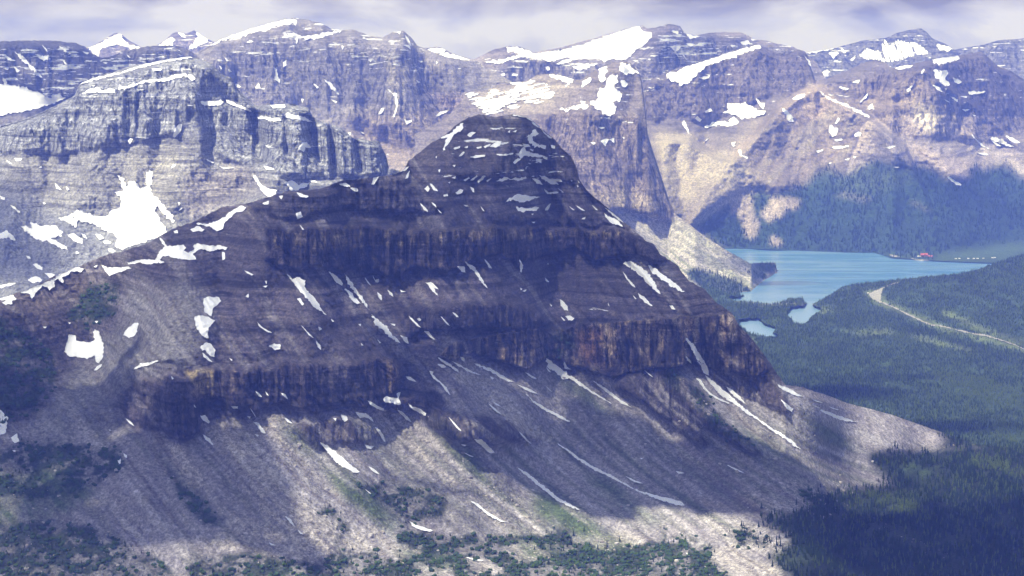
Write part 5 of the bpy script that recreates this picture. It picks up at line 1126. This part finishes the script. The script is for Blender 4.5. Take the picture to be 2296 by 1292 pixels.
ps = []
vis = (yI < 1288) & (xI > 0) & (xI < 2296)
app = np.where(vis, hI / pI[:, 1], 0); order = np.argsort(-app)
n_near = 215
near = order[:n_near]; rest = order[n_near:]
def place_tree(p, h, me, label, group):
    o = add_obj('spruce_tree', me); o.location = Vector(p); o.scale = (h, h, h); o.rotation_euler = (0, 0, random.uniform(0, 6.28))
    tag(o, label, 'tree', group); return o
for k, i in enumerate(near):
    place_tree(pI[i] - np.array([0, 0, .3]), hI[i], con[k % 3], 'tall dark spruce in the dense forest at the lower right', 'tall spruces of the near forest')
for pts, lb, gr in lone:
    for k in range(min(17, len(pts))):
        place_tree(pts[k * len(pts) // min(17, len(pts))] - np.array([0, 0, .3]), rng.uniform(8, 14), con[k % 3], lb, gr)
m_larch_lit = mask(['1890,1095 1960,1110 2080,1150 2100,1175 2000,1150 1900,1120', '2190,1020 2296,1060 2296,1085 2230,1060 2180,1040'], 'mid', 8)  # sunlit strips of the near forest, imitated by brighter larch colour
lr = rest[(samp(m_larch_lit, xI[rest], yI[rest]) > .4) & (rng.random(len(rest)) < .8)]
rest = np.setdiff1d(rest, lr)
pc_larch_lit = proto_collection('lit_larches', [con[3]])
instances('forest', pI[lr], hI[lr], pc_larch_lit, 'yellow green strips of larch in the dark near forest, sunlight put into their colour')
instances('forest', pI[rest], hI[rest], pc_con, 'dense dark conifer forest on the near valley floor')
# forest of the valley beyond
m_road = mask(['1946,655 1980,640 1985,664 1968,678 2060,712 2120,732 2110,738 2040,715 1960,680 1944,662', '2110,730 2200,752 2296,784 2296,789 2200,758 2110,736'], 'none', 1)
m_fJ = (1 - np.clip(m_water * 1.6, 0, 1)) * (1 - .8 * mask(GRASSJ, 'small', 3)) * (1 - np.clip(m_road * 2, 0, 1)) * (.3 + .7 * sstep(.25, .5, n01(GX / 30, GY / 9, 113)))
pJ, xJ, yJ = scatter(LJ, m_fJ, 1 / 58., seed=13, ylim=(0, 1040))
m_lj_lit = mask(['2080,830 2200,850 2296,885 2296,930 2200,900 2100,860', '2220,945 2296,970 2296,1010 2230,975', '1960,745 2100,760 2120,775 2000,765'], 'mid', 10)  # sunlit bands of the valley forest, their light put into brighter trees
isl = (samp(m_lj_lit, xJ, yJ) > .4) & (rng.random(len(xJ)) < .8)
instances('forest', pJ[isl], rng.uniform(6, 11, isl.sum()), pc_larch_lit, 'bright green strips of larch across the valley forest, sunlight put into their colour')
pJ = pJ[~isl]
instances('forest', pJ, rng.uniform(6.5, 12.5, len(pJ)), pc_mix, 'conifer forest spreading from the lake over the low hill')
m_fF = np.clip(m_ff * (1 - m_fb) * (1 - m_shore), 0, 1) * (.2 + .8 * sstep(.3, .5, n01(GX / 26, GY / 16, 115)))
m_fF = np.maximum(m_fF, m_shore * .15 * (1 - mask('2100,560 2296,540 2296,600 2100,592', 'none', 3)))
pF, xF_, yF_ = scatter(LF, m_fF * (1 - sstep(330, 300, GY)), 1 / 210., seed=14, ylim=(350, 590))
instances('forest', pF, rng.uniform(14, 26, len(pF)), pc_dark, 'far conifer forest on the slopes beyond the lake')
m_fG = mask(GWOOD, 'small', 2)
pG, _, _ = scatter(LG, m_fG, 1 / 90., seed=15)
instances('forest', pG, rng.uniform(10, 18, len(pG)), pc_dark, 'strip of conifers along the foot of the lakeside talus')
pK, xK, yK = scatter(LI, np.clip(m_kr + m_shr * .5, 0, 1), 1 / 58., seed=16)
instances('scrub', pK - np.array([0, 0, .4]), rng.uniform(3.5, 9.0, len(pK)), pc_scrub, 'dark stunted spruce scrub on the lower slopes')
pR, xR, yR = scatter(LI, np.clip(m_pale * pn * 1.2 + m_lobe * 1.2 + m_wash * .3 + m_scree * .10, 0, 1) * (1 - m_flat * .8), 1 / 75., seed=17)
sR = np.minimum(rng.pareto(2.6, len(pR)) * 1.6 + 1.3, 9.)
instances('boulders', pR, sR, pc_rock, 'pale fallen boulders scattered over the talus')
print('scatter', len(pI), len(pJ), len(pF), len(pG), len(pK), len(pR), len(ps), time.time() - T0)
# ================================================================== road, lodge and vehicles
MGRAV = plain('gravel', (.25, .245, .235), .9, .2, .08); MROAD = plain('asphalt', (.16, .155, .15), .9, .15, .1)
K2 = 400.0 / 2296.0
def drape(L, name, poly, mat, off, kind='structure', label=None):
    o = snow_patch(L, poly, name, 1.0, off, 3, 3.0, mat); 
    if o:
        o.parent = None; tag(o, label, kind=kind)
    return o
pull = P('296,790 330,775 380,755 480,722 462,760 450,800 455,840 440,880 470,900 430,910 390,880 340,850 310,815') * K2 + np.array([1896, 520])
drape(LJ, 'road_verge', pull, MGRAV, 6, label='pale gravel pullout where the road bends above the lake')
rd = P('420,893 500,918 600,962 690,1003 760,1040 850,1082 950,1130 1050,1178 1120,1200 1200,1205 1250,1218') * K2 + np.array([1896, 520])
w = .5 * np.array([4.2, 2.4, 2.2, 3.2, 4.6, 5.2, 4.0, 3.2, 3.2, 2.6, 1.6])[:, None] * .5 * np.array([[0, 1.0]])
drape(LJ, 'road', np.concatenate([rd - w, (rd + w)[::-1]]), MGRAV, 6, label='pale winding road cut through the forest below the lake')
rd2 = P('1255,1215 1400,1255 1600,1300 1800,1330 2000,1390 2150,1440 2296,1510') * K2 + np.array([1896, 520])
drape(LJ, 'road', np.concatenate([rd2 - [0, .7], (rd2 + [0, .7])[::-1]]), MGRAV, 6, label='thin pale stretch of road leaving the forest at the right edge')
rd3 = P('478,722 560,684 640,660 700,650') * K2 + np.array([1896, 520])
drape(LJ, 'road', np.concatenate([rd3 - [0, .8], (rd3 + [0, .8])[::-1]]), MGRAV, 6, label='far stretch of road beyond the gravel pullout')
for s in ('560,290 640,305 700,322 640,322 590,312', '830,335 900,350 1000,360 1100,366 1000,368 880,358'):
    drape(LF, 'beach', P(s) * K2 + np.array([1896, 520]), MGRAV, 4, label='pale gravel beach by the lodge')

def box(bm, x0, x1, y0, y1, z0, z1):
    v = [bm.verts.new((x, y, z)) for z in (z0, z1) for y in (y0, y1) for x in (x0, x1)]
    for f in ((0, 2, 3, 1), (4, 5, 7, 6), (0, 1, 5, 4), (2, 6, 7, 3), (0, 4, 6, 2), (1, 3, 7, 5)): bm.faces.new([v[i] for i in f])
def gable(bm, x0, x1, y0, y1, z0, z1, ov=.8):
    x0 -= ov; x1 += ov; y0 -= ov; y1 += ov; ym = (y0 + y1) / 2
    a = [bm.verts.new(p) for p in ((x0, y0, z0), (x1, y0, z0), (x1, y1, z0), (x0, y1, z0), (x0, ym, z1), (x1, ym, z1))]
    for f in ((0, 1, 5, 4), (2, 3, 4, 5), (0, 4, 3), (1, 2, 5), (0, 3, 2, 1)): bm.faces.new([a[i] for i in f])
def gable_y(bm, x0, x1, y0, y1, z0, z1, ov=.8):
    n0 = len(bm.verts); gable(bm, y0, y1, x0, x1, z0, z1, ov); bm.verts.ensure_lookup_table()
    for v in bm.verts[n0:]: v.co = Vector((v.co.y, v.co.x, v.co.z))
def mk(name, fn, mat, parent):
    bm = bmesh.new(); fn(bm); bmesh.ops.recalc_face_normals(bm, faces=bm.faces)
    me = bpy.data.meshes.new(name); bm.to_mesh(me); bm.free(); me.materials.append(mat); return add_obj(name, me, parent)
def root(name, loc, rz, label, cat, group=None):
    o = bpy.data.objects.new(name, None); C.objects.link(o); o.location = Vector(loc); o.rotation_euler = (0, 0, rz); return tag(o, label, cat, group)
MRED = plain('red_roof', (.34, .10, .085), .5, .1, .2); MLOG = plain('log_wall', (.20, .11, .06)); MGLS = plain('window_glass', (.03, .04, .05), .1); MWHITE = plain('white_paint', (.80, .80, .80), .4, .03); MTYRE = plain('tyre_rubber', (.03, .03, .03)); MSTONE = plain('chimney_stone', (.3, .28, .26))
def house(px, py, rz, Lx, Ly, H, Rh, label, wing=None, roofm=MRED, wallm=MLOG, chim=True):
    p = LF.point(np.array([px]), np.array([py]))[0]
    h = root('lodge', p + np.array([0, 0, -.5]), rz, label, 'building')
    def walls(bm):
        box(bm, -Lx / 2, Lx / 2, -Ly / 2, Ly / 2, 0, H)
        if wing: box(bm, wing[0], wing[1], -Ly / 2 - wing[2], -Ly / 2 + .1, 0, H - .3)
    mk('wall', walls, wallm, h)
    def roof(bm):
        gable(bm, -Lx / 2, Lx / 2, -Ly / 2, Ly / 2, H, H + Rh)
        if wing: gable_y(bm, wing[0], wing[1], -Ly / 2 - wing[2], 0, H - .3, H + Rh - .6)
    rf = mk('roof', roof, roofm, h)
    if chim: mk('chimney', lambda bm: box(bm, Lx * .2, Lx * .2 + 1.6, 1, 2.6, H, H + Rh + 1.8), MSTONE, rf)
    n = max(2, int(Lx / 5))
    for i in range(n):
        x = -Lx / 2 + Lx * (i + .5) / n
        for z in ((1.2, 2.7), (4.4, 5.9)) if H > 6 else ((1.2, 2.7),):
            mk('window', lambda bm: box(bm, x - .8, x + .8, -Ly / 2 - .06, -Ly / 2 + .02, z[0], z[1]), MGLS, h)
    mk('door', lambda bm: box(bm, -Lx / 2 + 1, -Lx / 2 + 2.2, -Ly / 2 - .08, -Ly / 2 + .02, 0, 2.2), MLOG, h)
    return h
house(2072., 575.0, .15, 36, 15, 8.0, 8.0, 'large red roofed lodge on the far lakeshore', (-9, 5, 9))
house(2086., 576.6, -.35, 22, 10, 4.5, 5.0, 'low red roofed wing building just right of the large lodge')
house(2060., 576.4, .3, 13, 8, 3.2, 3.4, 'small pale cabin just left of the large red roofed lodge', None, plain('pale_roof', (.62, .62, .64)), MLOG, False)
def camper(L, px, py, rz, label, s=1.0):
    p = L.point(np.array([px]), np.array([py]))[0]
    c = root('camper_van', p + np.array([0, 0, .1]), rz, label, 'camper van', 'white vehicles parked by the far shore' if L is LF else None); c.scale = (s, s, s)
    def body(bm):
        box(bm, -3.6, 2.2, -1.15, 1.15, .5, 3.0); box(bm, 2.2, 3.6, -1.05, 1.05, .5, 1.5)
        a = [bm.verts.new(q) for q in ((2.2, -1.05, 1.5), (2.2, 1.05, 1.5), (3.1, 1.05, 1.5), (3.1, -1.05, 1.5), (2.2, -1.05, 2.9), (2.2, 1.05, 2.9))]
        for f in ((0, 3, 4), (1, 5, 2), (3, 2, 5, 4), (0, 4, 5, 1), (0, 1, 2, 3)): bm.faces.new([a[i] for i in f])
    mk('body', body, MWHITE, c)
    mk('window', lambda bm: box(bm, -2.5, -.5, -1.19, -1.14, 1.7, 2.4), MGLS, c)
    for x in (-2.4, 2.6):
        for y in (-1, 1):
            def wh(bm):
                bmesh.ops.create_cone(bm, cap_ends=True, segments=12, radius1=.42, radius2=.42, depth=.3)
                for v in bm.verts: v.co = Vector((v.co.x + x, v.co.z + y, v.co.y + .42))
            mk('wheel', wh, MTYRE, c)
    return c
lab = ['first', 'second', 'third', 'fourth', 'fifth', 'sixth', 'seventh', 'eighth']
for i, (zx, zy) in enumerate(((1420, 345), (1465, 343), (1580, 343), (1650, 343), (1700, 343), (1775, 340), (1890, 334), (1920, 331))):
    camper(LF, 1896 + zx * K2, 520 + zy * K2 + 1.2, random.uniform(-.4, .4), 'white camper van, %s along the green shore counted from the lodge' % lab[i], 1.5)
camper(LJ, 1946.5, 658.5, .9, 'white camper van at the tip of the gravel pullout above the lake', 1.6)
print('built', time.time() - T0)
# ================================================================== air
hz_me = np_mesh('haze', np.array([(x, y, z) for z in (-14.0, 1290.0) for y in (-2600., 26000.) for x in (-15000., 15000.)]),
                np.array([[0, 1, 3, 2], [4, 6, 7, 5], [0, 4, 5, 1], [2, 3, 7, 6], [0, 2, 6, 4], [1, 5, 7, 3]]), [], False)
bmh = bmesh.new(); bmh.from_mesh(hz_me); bmesh.ops.recalc_face_normals(bmh, faces=bmh.faces); bmh.to_mesh(hz_me); bmh.free()
hz = add_obj('haze', hz_me); tag(hz, kind='stuff')
hm = bpy.data.materials.new('air'); hm.use_nodes = True; hm.node_tree.nodes.clear()
ho = hm.node_tree.nodes.new('ShaderNodeOutputMaterial'); hv = hm.node_tree.nodes.new('ShaderNodeVolumePrincipled')
hv.inputs['Color'].default_value = (0.16, 0.245, 1.0, 1); hv.inputs['Density'].default_value = 6.2e-5; hv.inputs['Anisotropy'].default_value = 0.15
hv.inputs['Absorption Color'].default_value = (1, 1, 1, 1)
hm.node_tree.links.new(hv.outputs[0], ho.inputs['Volume']); hz_me.materials.append(hm)
